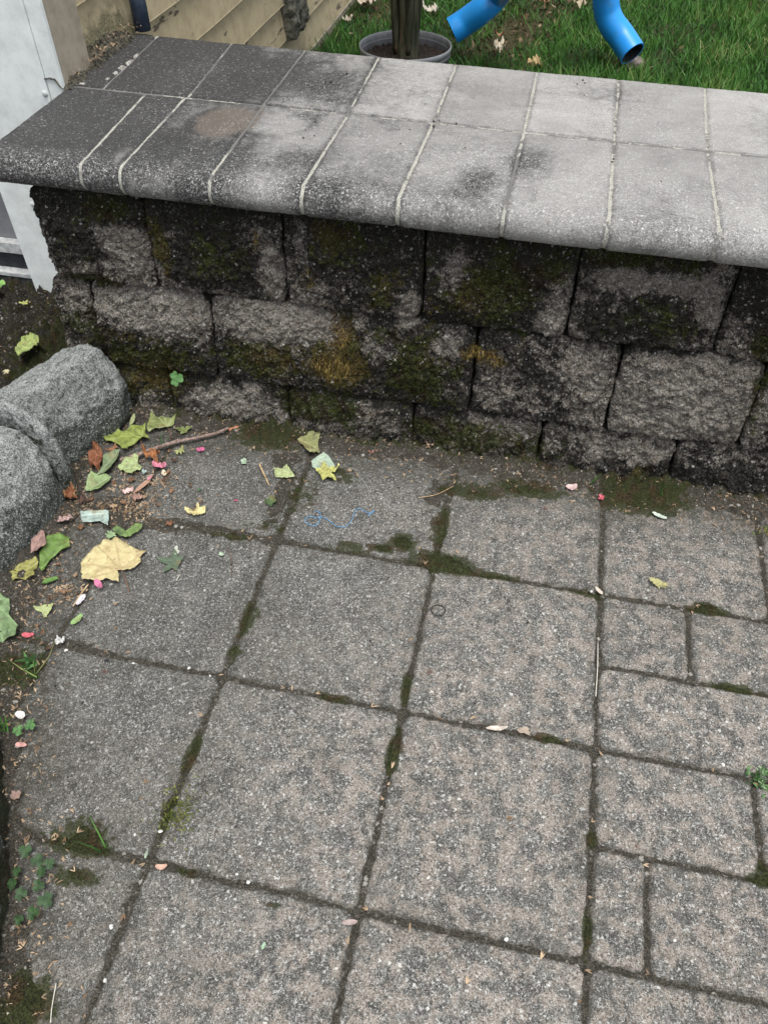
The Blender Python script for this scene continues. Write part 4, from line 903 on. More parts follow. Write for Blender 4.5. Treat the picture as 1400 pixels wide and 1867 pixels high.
LP('dry_leaf', (770, 820), (795, 817), 'curled tan leaf at the foot of the wall', (.48, .33, .22), kind='frag', wf=1.2, seed=89, curl=.4, crump=.4, z0=.014)
LP('petal', (515, 790), (532, 778), 'beige dry petal at the foot of the wall near the twig', (.55, .44, .36), kind='frag', wf=1., seed=90, z0=.010, cat='petal')
LP('petal', (1029, 893), (1051, 891), 'pale pink petal below the grass blades at the wall foot', (.76, .55, .53), kind='oval', wf=1.4, curl=.3, seed=19, z0=.005, cat='petal')
LP('petal', (1086, 908), (1104, 914), 'crimson and white petal on the joint near the wall', (.75, .15, .20), kind='frag', wf=.9, curl=.4, seed=20, cat='petal')
LP('petal', (1166, 881), (1181, 878), 'small rose petal in the dirt right of the grass blades', (.62, .16, .22), kind='oval', wf=1.2, seed=21, z0=.012, cat='petal')
LP('leaf_scrap', (1186, 937), (1214, 949), 'slender pale mint leaf on the right slab near the wall', (.62, .70, .60), kind='oval', wf=.65, seed=22)
LP('fallen_leaf', (1186, 1072), (1210, 1062), 'small ragged yellow olive leaf on the right slab', (.44, .42, .20), kind='frag', wf=1.6, seed=92, curl=.3, crump=.3)
LP('petal', (1084, 1073), (1098, 1087), 'cream wedge shaped petal on the joint crossing at right', (.62, .55, .46), kind='oval', wf=.8, seed=23, cat='petal')
LP('petal', (35, 1306), (50, 1316), 'small white petal beside the left soil edge', (.78, .77, .74), kind='oval', wf=1.4, seed=24, z0=.012, cat='petal')
LP('petal', (32, 1364), (54, 1366), 'white petal with a red edge on the left soil', (.72, .40, .36), kind='oval', wf=.9, seed=25, z0=.012, cat='petal')
LP('petal', (284, 1584), (308, 1583), 'peach coloured petal on the joint below the bright moss clump', (.66, .42, .32), kind='oval', wf=.9, seed=26, curl=.3, cat='petal')
LP('leaf_scrap', (624, 1685), (652, 1683), 'narrow mauve leaf sliver on the lower joint crossing', (.40, .31, .29), kind='sliver', wf=2., seed=93)
LP('leaf_scrap', (477, 1735), (484, 1720), 'tiny pale green leaf on the lowest slab', (.35, .50, .35), kind='oval', wf=.9, seed=94)
LP('leaf_scrap', (266, 1568), (270, 1553), 'tiny mint green leaf by the lower left joint crossing', (.42, .56, .45), kind='oval', wf=.8, seed=95)
LP('dry_leaf', (22, 1460), (48, 1455), 'dull pinkish dry leaf on the soil at the left edge', (.30, .20, .17), kind='frag', wf=1.2, seed=96, z0=.014)
LP('dry_leaf', (975, 1340), (935, 1328), 'flat tan bark flake in the joint at the centre', (.40, .32, .25), kind='frag', wf=.45, seed=97, z0=.001, crump=.05)
LP('leaf_scrap', (885, 1330), (925, 1328), 'tiny white and rust scrap on the central joint', (.66, .58, .50), kind='sliver', wf=1.4, seed=98, z0=.001)
# on the soil beyond the stones, upper left
LP('fallen_leaf', (58, 672), (74, 648), 'yellow green leaf on the mossy soil behind the granite stone', (.30, .37, .12), kind='maple', wf=1.0, seed=99, z0=.045, crump=.3, zpl=0.045, poly=[(40, 672), (48, 658), (58, 645), (75, 642), (84, 650), (80, 662), (66, 672), (58, 682), (46, 680)])
LP('fallen_leaf', (-8, 560), (24, 548), 'bright green leaf at the left edge near the door sill', (.20, .38, .10), kind='oval', wf=1.3, seed=101, z0=.050, zpl=.045)
LP('leaf_scrap', (18, 712), (32, 704), 'cream leaf scrap on the soil behind the stones', (.62, .58, .36), kind='frag', wf=1.2, seed=102, z0=.045, zpl=.045)
LP('leaf_scrap', (48, 586), (64, 578), 'small yellow leaf scrap below the white panel', (.42, .44, .14), kind='frag', wf=1.2, seed=103, z0=.045, zpl=.045)

fr = [(1000, 830), (900, 860), (860, 800), (600, 940), (480, 900), (540, 960), (650, 920), (700, 930), (760, 890), (830, 930), (430, 1050), (340, 1390), (260, 1420), (160, 1390), (600, 815), (690, 800), (880, 760), (920, 700), (760, 420), (820, 410), (990, 480), (1060, 470), (1120, 500), (400, 1300), (310, 1240), (230, 1600), (200, 1560), (260, 1680), (470, 1010), (890, 1030)]
FC = [(.20, .11, .06), (.34, .20, .12), (.12, .075, .05), (.42, .30, .19), (.26, .13, .07)]
for i, (a, b) in enumerate(fr):
    an = i*2.4; r_ = 9+(i*7 % 12)
    L5('leaf_fragment', (a-r_*math.cos(an), b-r_*math.sin(an)), (a+r_*math.cos(an), b+r_*math.sin(an)), 'tiny torn brown leaf fragment in the litter by the stones', FC[i % 5], kind='frag', wf=1.1, seed=200+i, curl=.4, crump=.6, z0=.003, group='brown leaf fragments in the litter')
# ------------------------------------------------------------------ twigs, thread, ring, stick
M_TWIG = mat_simple('twig_bark', (.13, .085, .07), (.36, .27, .23), 150, .7, .6, .0012)
tw = empty('twig', tuple(at(220, 838))); tag(tw, 'long brown twig lying diagonally from the leaf pile toward the wall', 'twig')
pts = [at(*Z5(x, y), .006)+np.array([0, 0, dz]) for x, y, dz in ((632, 692, .004), (720, 668, .005), (800, 640, .006), (915, 603, .006), (1030, 580, .006), (1140, 553, .006), (1200, 530, .007))]
p = smoothpath(pts, 6); rad = np.interp(np.linspace(0, 1, len(p)), [0, .3, .31, .34, .5, .52, .55, 1], [.0040, .0038, .0047, .0038, .0037, .0046, .0036, .0030])*(1+.08*RG.normal(size=len(p)))
V, F = tube(p, rad, 10); obj('twig_shaft', V, F, M_TWIG, tw)
M_TWIG2 = mat_simple('twig_inner_wood', (.28, .11, .06), (.50, .24, .13), 130, .7, .6, .0012)
p = smoothpath([at(*Z5(x, y), .006)+np.array([0, 0, .002]) for x, y in ((1198, 531), (1245, 515), (1300, 497))], 6); V, F = tube(p, np.linspace(.0036, .0016, len(p))*(1+.15*RG.normal(size=len(p))), 9); tp_ = obj('twig_broken_end', V, F, M_TWIG2, tw); tp_['label'] = 'splintered orange brown tip of the twig'
def stick(name, pp, r0, r1, mat, label, z=.004, cat='twig', group=None, nose=0):
    pts = smoothpath([at(a, b)+np.array([0, 0, z+(.0015 if 0 < i < len(pp)-1 else 0)]) for i, (a, b) in enumerate(pp)], 6)
    V, F = tube(pts, np.linspace(r0, r1, len(pts)), 8); c = pts[0]
    return tag(obj(name, V, F, mat, None, loc=(c[0], c[1], 0)), label, cat, group)
M_STRAW = mat_simple('dry_straw', (.34, .23, .12), (.62, .46, .28), 130, .7, .3)
M_PSTRAW = mat_simple('pale_straw', (.55, .52, .44), (.75, .72, .64), 130, .6, .3)
stick('twig', [(473, 848), (481, 866), (491, 887)], .0021, .0013, M_STRAW, 'short tan twig left of the pale star shaped leaf')
stick('straw', [(762, 910), (795, 905), (826, 889)], .0008, .0006, M_STRAW, 'curved tan straw lying on the slab below the wall', cat='straw')
stick('straw', [(1089, 1172), (1088, 1220), (1085, 1272)], .0006, .0008, M_PSTRAW, 'straight pale straw lying along the joint at right', cat='straw')
stick('straw', [Z5(465, 1345), Z5(420, 1410), Z5(385, 1460)], .0013, .0009, M_STRAW, 'straight tan stalk pointing away from the cream maple leaf', cat='straw')
stick('straw', [Z5(1190, 1150), Z5(1215, 1215), Z5(1215, 1300)], .0006, .0006, M_STALK, 'thin curved stem with two dark beads on the slab', cat='straw')
stick('straw', [Z5(925, 1325), Z5(945, 1290)], .0006, .0005, M_PSTRAW, 'very short pale straw on the slab right of the cream maple leaf', cat='straw')
stick('twig', [(1172, 878-5), (1360, 925), (1400, 955)], .0007, .0006, M_STALK, 'hair thin dark rootlet in the dirt at the right wall foot', z=.008)
stick('straw', [(105, 1795), (98, 1840), (95, 1867)], .0006, .0005, M_PSTRAW, 'pale stalk on the moss in the lower left corner', z=.006, cat='straw')
stick('straw', [(100, 565-0), (118, 540)], .0, .0, M_STALK, '', z=.05) if False else None
M_THREAD = mat_simple('blue_thread', (.06, .22, .44), (.18, .42, .66), 200, .6, .2)
def zt(x, y): return (400+x/2.8, 750+y/2.8)
tp = [(488, 510), (515, 525), (505, 550), (465, 540), (440, 555), (450, 578), (490, 588), (512, 565), (515, 545), (545, 552), (575, 575), (600, 592), (645, 592), (675, 560), (690, 520), (710, 500), (745, 515), (765, 525), (792, 510), (758, 540)]
pts = smoothpath([at(*zt(a, b))+np.array([0, 0, .0028]) for a, b in tp], 6); V, F = tube(pts, .00065, 6)
th1 = obj('thread', V, F, M_THREAD, None, loc=tuple(at(574, 932))); tag(th1, 'thin blue thread lying in a loose squiggle on the slab', 'thread')
c = at(799, 1113, .002); R1 = (at(812, 1113)-at(786, 1113))[0]/2
V, F = tube([c+np.array([R1*math.cos(a), R1*math.sin(a)*.95, 0]) for a in np.linspace(0, 2*math.pi, 41)], .00085, 8, cap=False)
tag(obj('rubber_ring', V, F, M_DARK, None, loc=tuple(c)), 'small black rubber ring lying on the middle slab', 'ring')

# ------------------------------------------------------------------ pebbles and crumbs
def pebble(name, c, r, mat, label, group, cat='pebble', seed=0, parent=None):
    import bmesh
    bm = bmesh.new(); bmesh.ops.create_icosphere(bm, subdivisions=2, radius=1)
    N = np.array([v.co[:] for v in bm.verts]); F = [tuple(v.index for v in f.verts) for f in bm.faces]; bm.free()
    s = np.array([1, .75, .6])*r; V = N*s*(1+fbm(N+seed*2.7, 1.4, 2, seed % 9)[:, None]*.7); a = seed*1.3; Rm = np.array([[math.cos(a), -math.sin(a), 0], [math.sin(a), math.cos(a), 0], [0, 0, 1]]); V = V @ Rm.T
    return tag(obj(name, V+np.asarray(c)+np.array([0, 0, r*.4]), F, mat, None, loc=tuple(c), smooth=False), label, cat, group)
M_BLACKP = mat_simple('black_pebble', (.012, .013, .015), (.045, .046, .05), 300, .8, .4); M_WHITEP = mat_simple('white_pebble', (.55, .55, .52), (.75, .75, .72), 300, .7, .4)
for i, (px, py, r) in enumerate([(195, 1206, .0042), (151, 1283, .0026), (101, 1252, .0028), (962, 1136, .0026), (675, 1169, .0026), (727, 890, .003), (455, 1017, .002), (865, 1283, .0022), (422, 1030, .0024), (1004, 1034, .002)]):
    pebble('pebble', at(px, py), r, M_BLACKP, 'small black pebble lying on the paving', 'black pebbles on the paving', seed=i)
for i, (px, py, r) in enumerate([(345, 1219, .003), (383, 1233, .002), (293, 1517, .003), (246, 1523, .0022), (453, 1610, .0028), (1078, 1079, .0028), (192, 1789, .0028), (1230, 1716, .002), (867, 1412, .0022), (243, 1210, .0022), (120, 1187, .0028), (203, 1691, .0032), (923, 1714, .003), (1318, 1395, .003), (432, 1575+20, .002)]):
    pebble('pebble', at(px, py), r, M_WHITEP, 'small white pebble lying on the paving', 'white pebbles on the paving', seed=i+20)
for i, (px, py, r) in enumerate([(603, 150, .004), (632, 134, .0032), (620, 141, .002), (594, 149, .0028), (575, 222, .0025), (553, 251, .0025), (573, 247, .002), (557, 237, .002), (603, 253, .0022), (680, 210, .0022), (791, 222, .0036), (790, 230, .003), (800, 219, .002), (803, 193, .002), (832, 225, .003), (728, 236, .0018), (747, 236, .002), (730, 262, .0022), (848, 269, .002), (882, 274, .0016), (850, 343, .002), (1062, 146, .003), (1066, 151, .0025), (1052, 153, .002), (1118, 290, .003), (1116, 295, .0025), (956, 211, .0016), (1065, 173, .0016), (1205, 330, .0018), (1290, 245, .0012), (1100, 228, .0012), (976, 362, .0014), (775, 189, .0014), (783, 282, .0014)]):
    pebble('dirt_crumb', at(px, py, ZT+.0005), r*.8, M_BLACKP, 'small black dirt crumb lying on the pale coping', 'black dirt crumbs on the coping', 'crumb', seed=i+50)
c = at(700, 100, 0)

# ------------------------------------------------------------------ dry husks: individually on the slabs, as litter in the soil strips
def husk_geo(c, s, a0, n=3):
    parts = []
    for k_ in range(n):
        a = a0+random.uniform(-.7, .7); d = np.array([math.cos(a), math.sin(a), random.uniform(.05, .5)]); L_ = s*random.uniform(.6, 1)
        sd_ = np.array([-math.sin(a), math.cos(a), 0.])*s*.08
        p0 = np.asarray(c); p1 = p0+d*L_*.5+np.array([0, 0, s*.07]); p2 = p0+d*L_
        parts.append((np.array([p0-sd_*.6, p0+sd_*.6, p1+sd_, p1-sd_, p2, p1+np.array([0, 0, -.0006])]), [(0, 1, 2, 3), (3, 2, 4), (0, 3, 5), (1, 0, 5, 2)]))
    return merge(parts)
def mat_husk():
    t = NT('dry_husk'); n = t.noise(35, 2); c = t.mix(t.rng(n, .3, .7), (.16, .10, .055), (.50, .37, .24)); return t.done(c, .75, None, .3)
M_HUSK = mat_husk()
hk = [(262, 1430), (255, 1460), (135, 1482), (141, 1520), (120, 1527), (118, 1572), (137, 1590), (228, 1668), (247, 1568), (265, 1575), (152, 1822), (155, 1850), (180, 1185), (192, 1186), (238, 1190), (399, 1232), (370, 1306), (575, 1266), (519, 1256), (533, 1260), (677, 1290), (714, 1402), (706, 1432), (700, 1458), (635, 1722), (671, 1660), (748, 1684), (752, 1165), (798, 1310), (857, 1312), (1030, 1350), (1092, 1370), (1078, 1500), (1072, 1635), (985, 1750), (1066, 1770), (1182, 1777), (1060, 1826), (1300, 1408), (1373, 1428), (1260, 1115), (1268, 1105), (1047, 915), (1175, 905), (1118, 890), (855, 880), (870, 858), (800, 866), (775, 877), (745, 860), (730, 850), (640, 860), (555, 880), (505, 885), (530, 876), (503, 900), (400, 905), (365, 915), (345, 880), (350, 872), (455, 985), (490, 980), (395, 1000), (420, 965), (440, 970), (560, 995), (250, 1005), (215, 1100), (150, 1060), (163, 1095), (98, 1120), (105, 1040), (250, 930), (270, 925), (230, 935), (285, 890), (300, 880), (208, 1145), (775, 1030), (767, 1000), (835, 1010), (1172, 1578), (1090, 905), (1140, 935), (925, 1490), (850, 1795), (1370, 960), (1385, 1015), (1060, 830), (1000, 880), (940, 870), (880, 840), (920, 855)]
for i, (px, py) in enumerate(hk):
    c = at(px, py)+np.array([0, 0, .0015]); V, F = husk_geo(c, random.uniform(.008, .014), random.uniform(0, 6.3), random.choice((2, 3, 3, 4)))
    tag(obj('dry_husk', V, F, M_HUSK, None, loc=tuple(c), smooth=False), 'small dry tan bud husk lying on the paving', 'husk', 'dry bud husks scattered on the paving')
parts = []
for i in range(1900):
    if i < 520:
        x = random.uniform(-.42, .98); y = random.uniform(.20, .30)
        if random.random() < ss(.27, .2, np.array([y]))[0]*.6: continue
    elif i < 1100:
        y = random.uniform(-.8, .28); x = leftx(np.array([y]))[0]+random.gauss(.012, .028)
    elif i < 1350:
        p_ = at(*Z5(random.gauss(720, 110), random.gauss(880, 90))); x, y = p_[:2]
    elif i < 1480: x = random.uniform(-.95, -.6); y = random.uniform(.0, .6)
    else:
        p_ = at(*Z5(*random.choice([(700+random.gauss(0, 60), 920+random.gauss(0, 45)), (840+random.gauss(0, 50), 800+random.gauss(0, 35)), (340+random.gauss(0, 70), 1380+random.gauss(0, 28)), (500+random.gauss(0, 60), 960+random.gauss(0, 30)), (760+random.gauss(0, 90), 700+random.gauss(0, 40))]))); x, y = p_[:2]
    zz = groundz(np.array([[x, y, 0, 0.]]))[0]
    parts.append(husk_geo((x, y, max(zz, 0)+.001), random.uniform(.005, .011), random.uniform(0, 6.3), random.choice((1, 2, 3))))
V, F = merge(parts); tag(obj('leaf_litter', V, F, M_HUSK, smooth=False), 'fine tan bud husks drifted along the wall foot and left edge', 'litter', kind='stuff')
# brown crumbs in the soil strips
N_ = 5200; Pc = np.concatenate([np.stack([RG.uniform(-.45, .98, N_//2), RG.uniform(.215, .305, N_//2)], 1), np.stack([np.zeros(N_//2), RG.uniform(-.85, .3, N_//2)], 1)])
Pc[N_//2:, 0] = leftx(Pc[N_//2:, 1])-.01+RG.normal(0, .03, N_//2)
Pz = groundz(np.column_stack([Pc, np.zeros(N_), np.zeros(N_)]))
Pz = np.maximum(Pz, -.002); tet = np.array([[1, 0, -.4], [-.6, .8, -.4], [-.6, -.8, -.4], [0, 0, .9]])
sz = RG.uniform(.0008, .0024, N_); aa = RG.uniform(0, 6.3, N_); ca, sa = np.cos(aa), np.sin(aa)
T = tet[None]*sz[:, None, None]; X_ = T[:, :, 0]*ca[:, None]-T[:, :, 1]*sa[:, None]; Y_ = T[:, :, 0]*sa[:, None]*.7+T[:, :, 1]*ca[:, None]
V = np.stack([X_+Pc[:, 0:1], Y_+Pc[:, 1:2], T[:, :, 2]+Pz[:, None]+.0006], 2).reshape(-1, 3)
b_ = np.arange(N_)[:, None]*4; F = [np.concatenate([b_+np.array([[0, 1, 3]]), b_+np.array([[1, 2, 3]]), b_+np.array([[2, 0, 3]])])]
M_CRUMB = mat_blades('soil_crumbs', (.02, .016, .012), (.12, .085, .06), (.42, .38, .33), .9)
tag(obj('soil_crumbs', V, F, M_CRUMB, attrs={'rnd': np.repeat(RG.random(N_), 4), 'tip': np.zeros(N_*4)}, smooth=False), 'loose brown soil crumbs along the foot of the wall and the left edge', 'soil', kind='stuff')

# ------------------------------------------------------------------ small plants
M_LEAFLET = mat_simple('leaflet_green', (.05, .13, .04), (.11, .23, .075), 140, .55, .3)
M_LEAFLET2 = mat_simple('leaflet_dark', (.018, .045, .014), (.04, .085, .03), 140, .55, .3)
M_STEM = mat_simple('plant_stem', (.05, .10, .03), (.12, .18, .06), 80, .6, .2)
def leaflet(c, ax, nrm, L_, heart=True):
    th = np.linspace(0, 2*np.pi, 20, endpoint=False); r = .5*(1+.15*np.cos(th))*(1-(.38*np.exp(-(ang(th, 0)/.35)**2) if heart else 0))
    ax = np.asarray(ax, float); ax /= np.linalg.norm(ax); sd_ = np.cross(nrm, ax); sd_ /= np.linalg.norm(sd_)
    V = [c]+[np.asarray(c)+L_*((.5+r[k_]*math.cos(th[k_]))*ax+r[k_]*1.1*math.sin(th[k_])*sd_)+np.asarray(nrm)*L_*.12*abs(math.sin(th[k_])) for k_ in range(20)]
    return np.array(V), [(0, 1+k_, 1+(k_+1) % 20) for k_ in range(20)]
def clover(root, head, L_, tiltn, label, mat, n=3, a0=None, group=None):
    e = empty('clover_sprig', tuple(root)); tag(e, label, 'plant', group)
    pts = smoothpath([root, (np.asarray(root)+head)/2+np.array([0, 0, .004]), head], 5); V, F = tube(pts, .0006, 6); obj('stem', V, F, M_STEM, e)
    nrm = np.asarray(tiltn, float); nrm /= np.linalg.norm(nrm); a0 = random.uniform(0, 6) if a0 is None else a0
    u = np.cross(nrm, (0, 1, .3)); u /= np.linalg.norm(u); v = np.cross(nrm, u)
    for k_ in range(n):
        a = a0+2*np.pi*k_/n; V, F = leaflet(head, math.cos(a)*u+math.sin(a)*v, nrm, L_); obj('leaflet', V, F, mat, e, smooth=False)
    return e
h = aty(322, 690, .285)
clover(h+np.array([.012, .02, -.01]), h, .0165, (-.1, -.8, .6), 'bright green three leaved seedling growing from the wall face', M_LEAFLET, 3, 1.2)
h = at(230, 735, .02); clover(at(232, 742, .0), h, .010, (0, -.4, .9), 'small green seedling between the stone and the wall foot', M_LEAFLET, 3)
ox = [(46, 1552, .013, 'top'), (68, 1570, .013, ''), (30, 1590, .010, ''), (75, 1590, .010, ''), (22, 1612, .011, ''), (38, 1630, .012, ''), (83, 1642, .015, ''), (60, 1665, .013, ''), (34, 1678, .010, ''), (90, 1575, .011, ''), (70, 1615, .012, '')]
for i, (px, py, s, _) in enumerate(ox):
    s = s*.72; g = at(px, py, .0); h = at(px, py, .016)
    clover(g+np.array([.004, .006, .002]), h, s, (random.uniform(-.3, .3), -.35, 1), 'green clover like sprig in the patch at the lower left soil edge', M_LEAFLET2, random.choice((3, 3, 4)), group='clover sprigs at the lower left')
for (px, py) in ((33, 1332), (55, 1322)): clover(at(px, py, .004), at(px, py, .016), .009, (0, -.3, 1), 'tiny green clover sprig beside the small white petal', M_LEAFLET, 3, group='clover sprigs by the white petal')
def tuft(px, py, n, hgt, label, spread=.5, mat=None, z=0., wd=.0022, d0=(0, 0, 1)):
    c = at(px, py, z); Pn = np.tile(c, (n, 1))+RG.normal(0, .004, (n, 3))*np.array([1, 1, 0]); D = np.stack([RG.normal(d0[0], spread, n), RG.normal(d0[1], spread, n), np.full(n, d0[2])], 1)
    V, F, a_ = blades(Pn, D, RG.uniform(.5, 1, n)*hgt, wd, RG.uniform(.1, .6, n)); return tag(obj('grass_tuft', V, F, mat or M_GRASS, None, a_, loc=tuple(c)), label, 'grass tuft')
tuft(1075, 880, 3, .05, 'thin green grass blades at the wall foot above the pale pink petal', .3, z=.008)
tuft(1040, 850, 4, .07, 'tallest green grass blades at the wall foot', .25, z=.01)
tuft(1205, 905, 3, .04, 'single thin grass stalk at the right wall foot', .2, z=.008)
tuft(65, 1235, 12, .065, 'dark green grass tuft at the left slab corner', .9, z=.0)
tuft(60, 1210, 14, .03, 'small leafy weed above the dark grass tuft', .9, M_LEAFLET, .002, .006)
tuft(190, 1553, 6, .05, 'thin curved grass blades in the round moss patch at lower left', .6)
tuft(228, 755, 7, .045, 'fine grass tuft between granite stone and wall', .7, z=.01)
tuft(295, 815, 3, .035, 'two grass blades beside the twig and the olive leaf', .35, z=.0)
tuft(828, 1020, 3, .03, 'short green blade growing from the mossy joint crossing', .6)
tuft(410, 735, 7, .06, 'dry grass blades leaning from the wall foot over the soil', 1.1, M_STRAW and M_GRASS, .012)
tuft(8, 1330, 8, .06, 'long grass blades at the left edge of the photo', .7, z=.01)
# bright moss clump and the two weeds at the right edge
def clump(px, py, rx, ry, n, c0, c1, c2, label, ln=.006, wdt=.0014, name='moss_clump', cat='moss'):
    c = at(px, py); ex = abs(at(px+rx, py)[0]-c[0]); ey = abs(at(px, py+ry)[1]-c[1])
    Pn = np.stack([RG.normal(c[0], ex*.5, n), RG.normal(c[1], ey*.5, n), np.zeros(n)], 1); kq = fbm(Pn, 90, 2, 99) > -.12; Pn = Pn[kq]; n = len(Pn)
    D = np.stack([RG.normal(0, .6, n), RG.normal(0, .6, n), np.ones(n)], 1); V, F, a_ = blades(Pn, D, RG.uniform(.5, 1, n)*ln, wdt, .4)
    return tag(obj(name, V, F, mat_blades('clump_blades', c0, c1, c2), None, a_, loc=tuple(c)), label, cat)
clump(318, 1480, 40, 55, 700, (.05, .07, .015), (.20, .23, .05), (.42, .42, .12), 'bright yellow green moss clump on the lower left joint', .0065, .0017)
clump(1402, 1425, 30, 20, 500, (.05, .14, .04), (.22, .36, .16), (.5, .6, .4), 'bright green weed in the joint at the right edge', .012, .0035, 'weed', 'plant')
clump(1400, 972, 18, 10, 200, (.08, .14, .03), (.25, .25, .10), (.5, .3, .12), 'small green and orange weed in the upper right joint', .008, .002, 'weed', 'plant')

# ------------------------------------------------------------------ potted plant beyond the wall
pr = at(739, 80, .26); PX, PY = pr[0], pr[1]; RP = abs(at(826, 85, .26)[0]-at(652, 85, .26)[0])/2
pot = tag(empty('potted_plant', (PX, PY, ZL-.01)), 'thick brown green plant stem in a round grey plastic pot behind the wall', 'potted plant')
M_POT = mat_simple('grey_plastic', (.085, .09, .10), (.12, .125, .135), 25, .45, .1, .001, .5)
def lathe(prof, c, n=72):
    V = []; F = []
    for (r, z_) in prof:
        for k_ in range(n): a = 2*math.pi*k_/n; V.append((c[0]+r*math.cos(a), c[1]+r*math.sin(a), c[2]+z_))
    for i in range(len(prof)-1):
        for k_ in range(n): F.append((i*n+k_, i*n+(k_+1) % n, (i+1)*n+(k_+1) % n, (i+1)*n+k_))
    return V, F
H = .26-ZL+.01
V, F = lathe([(0, .0), (RP*.78, 0), (RP*.80, .004), (RP*.965, H-.03), (RP*.99, H-.028), (RP*.975, H-.022), (RP*.96, H-.02), (RP*.955, H-.024), (RP*.9, .05)], (PX, PY, ZL-.01)); obj('pot', V, F, M_POT, pot)
M_RIM = mat_simple('grey_rim', (.16, .17, .18), (.22, .23, .245), 25, .4, .1, .001, .5)
V, F = lathe([(RP*.962, H-.021), (RP*.985, H-.018), (RP*1.0, H-.008), (RP*.998, H), (RP*.985, H+.001), (RP*.972, H-.002), (RP*.962, H-.012), (RP*.962, H-.021)], (PX, PY, ZL-.01)); obj('pot_rim', V, F, M_RIM, pot)
n = 90; A, B = np.meshgrid(np.linspace(-1, 1, n), np.linspace(-1, 1, n), indexing='ij'); a, b = A.ravel(), B.ravel()
x_ = a*np.sqrt(1-b*b/2)*RP*.955; y_ = b*np.sqrt(1-a*a/2)*RP*.955; P = np.stack([x_+PX, y_+PY, np.zeros(len(a))], 1)
P[:, 2] = .26-.040+fbm(P, 50, 4, 44, .65)*.02+.012*np.exp(-(x_**2+y_**2)/.006)
M_POTSOIL = mat_simple('potting_soil', (.007, .0055, .005), (.05, .036, .028), 170, .95, 1., .004)
obj('soil', P, gridfaces(n, n), M_POTSOIL, pot)
n = 64; th = np.linspace(0, 2*np.pi, n, endpoint=False); zz = np.linspace(.215, .95, 70); V = []
for z_ in zz:
    t_ = (z_-.215)/.735; r = (.031+.004*np.exp(-t_*9)+.008*t_)*(1+.045*np.sin(th*3+t_*2.5)+.03*np.cos(th*7+t_*4)+.25*np.exp(-t_*40)+.05*np.sin(t_*40)*np.exp(-t_*2)); V.append(np.stack([PX+.006+r*np.cos(th)*1.06-.01*t_, PY+r*np.sin(th), np.full(n, z_)], 1))
V = np.concatenate(V); V += (fbm(V*np.array([1, 1, .3]), 60, 4, 45)*.007)[:, None]*np.array([1, 1, 0])
F = [(i*n+k_, i*n+(k_+1) % n, (i+1)*n+(k_+1) % n, (i+1)*n+k_) for i in range(69) for k_ in range(n)]
t = NT('frond_stem'); nz_ = t.noise(22, 4, .6, t.stretch(3, 3, .35)); cc = t.mix(t.rng(nz_, .38, .62), (.010, .014, .007), (.05, .05, .028)); cc = t.mix(t.rng(t.noise(30, 3, .5, t.stretch(3, 3, .3)), .62, .68), cc, (.12, .075, .045)); M_FROND = t.done(cc, .6, t.bump(nz_, .8, .004), .35)
stem = obj('stem', V, F, M_FROND, pot)
for k_ in range(4):
    a = k_*1.6+.4; s0 = np.array([PX+.026*math.cos(a), PY+.026*math.sin(a), .24]); pts = smoothpath([s0, s0+np.array([.012*math.cos(a), .012*math.sin(a), .12]), s0+np.array([.035*math.cos(a), .035*math.sin(a), .40]), s0+np.array([.10*math.cos(a), .10*math.sin(a), .75])], 6)
    V, F = tube(pts, np.linspace(.016, .007, len(pts)), 10); obj('frond_stalk', V, F, M_FROND, pot)
for k_ in range(9):
    a = k_*.7; s0 = np.array([PX, PY, .93]); V = []; F = []
    for i in range(14):
        u = i/13; c_ = s0+np.array([math.cos(a), math.sin(a), 0])*u*.42+np.array([0, 0, .30*u-.22*u*u]); wd = .035*math.sin(math.pi*min(1, u*.95+.05)); sd_ = np.array([-math.sin(a), math.cos(a), 0])
        V += [c_-sd_*wd+np.array([0, 0, .01]), c_, c_+sd_*wd+np.array([0, 0, .01])]
    for i in range(13): F += [(i*3, i*3+3, i*3+4, i*3+1), (i*3+1, i*3+4, i*3+5, i*3+2)]
    obj('frond', V, F, M_LEAFLET2, pot)

# ------------------------------------------------------------------ blue pipes
t = NT('blue_plastic'); sc1 = t.rng(t.noise(60, 5, .7, t.stretch(1, 1, 3)), .66, .72); cc = t.mix(t.noise(6, 3), (.012, .26, .72), (.02, .31, .80)); cc = t.mix(t.math('MULTIPLY', sc1, .5), cc, (.10, .20, .30)); cc = t.mix(t.math('MULTIPLY', t.rng(t.noise(16, 5, .7), .52, .72), .45), cc, (.05, .16, .30)); M_BLUE = t.done(cc, .38, None, .5)
def pipe(px, label):
    ln = []
    for a, b, z_ in px: ln.append(at(a, b, z_))
    pts = smoothpath(ln, 8); r = .047; V, F = tube(pts, r, 28, cap=False); n = 28; m = len(pts)
    c0 = pts[0]; V2, F2 = tube([pts[0], pts[1], pts[3], pts[6]], [r-.005]*4, 28, cap=True)
    e = tag(empty('blue_pipe', (c0[0], c0[1], ZL)), label, 'pipe')
    obj('pipe_body', V, F, M_BLUE, e)
    F2 = [f[::-1] for f in F2[:-2]]+[F2[-1]]
    obj('pipe_bore', V2, F2, M_DARK, e)
    Vr = np.concatenate([V[:28], V2[:28]]); Fr = [(k_, 28+k_, 28+(k_+1) % 28, (k_+1) % 28) for k_ in range(28)]; obj('pipe_lip', Vr, Fr, M_BLUE, e, smooth=False)
    return e
pipe([(824, 55, .17), (850, 38, .20), (882, 14, .25), (908, -14, .30), (925, -50, .40), (938, -95, .52)], 'straight bright blue plastic pipe end leaning to the lower left beside the pot')
pipe([(1153, 97, .14), (1133, 66, .18), (1114, 40, .22), (1105, 10, .27), (1105, -40, .36), (1100, -100, .5)], 'bent bright blue plastic pipe end pointing down to the lower right onto the lawn')
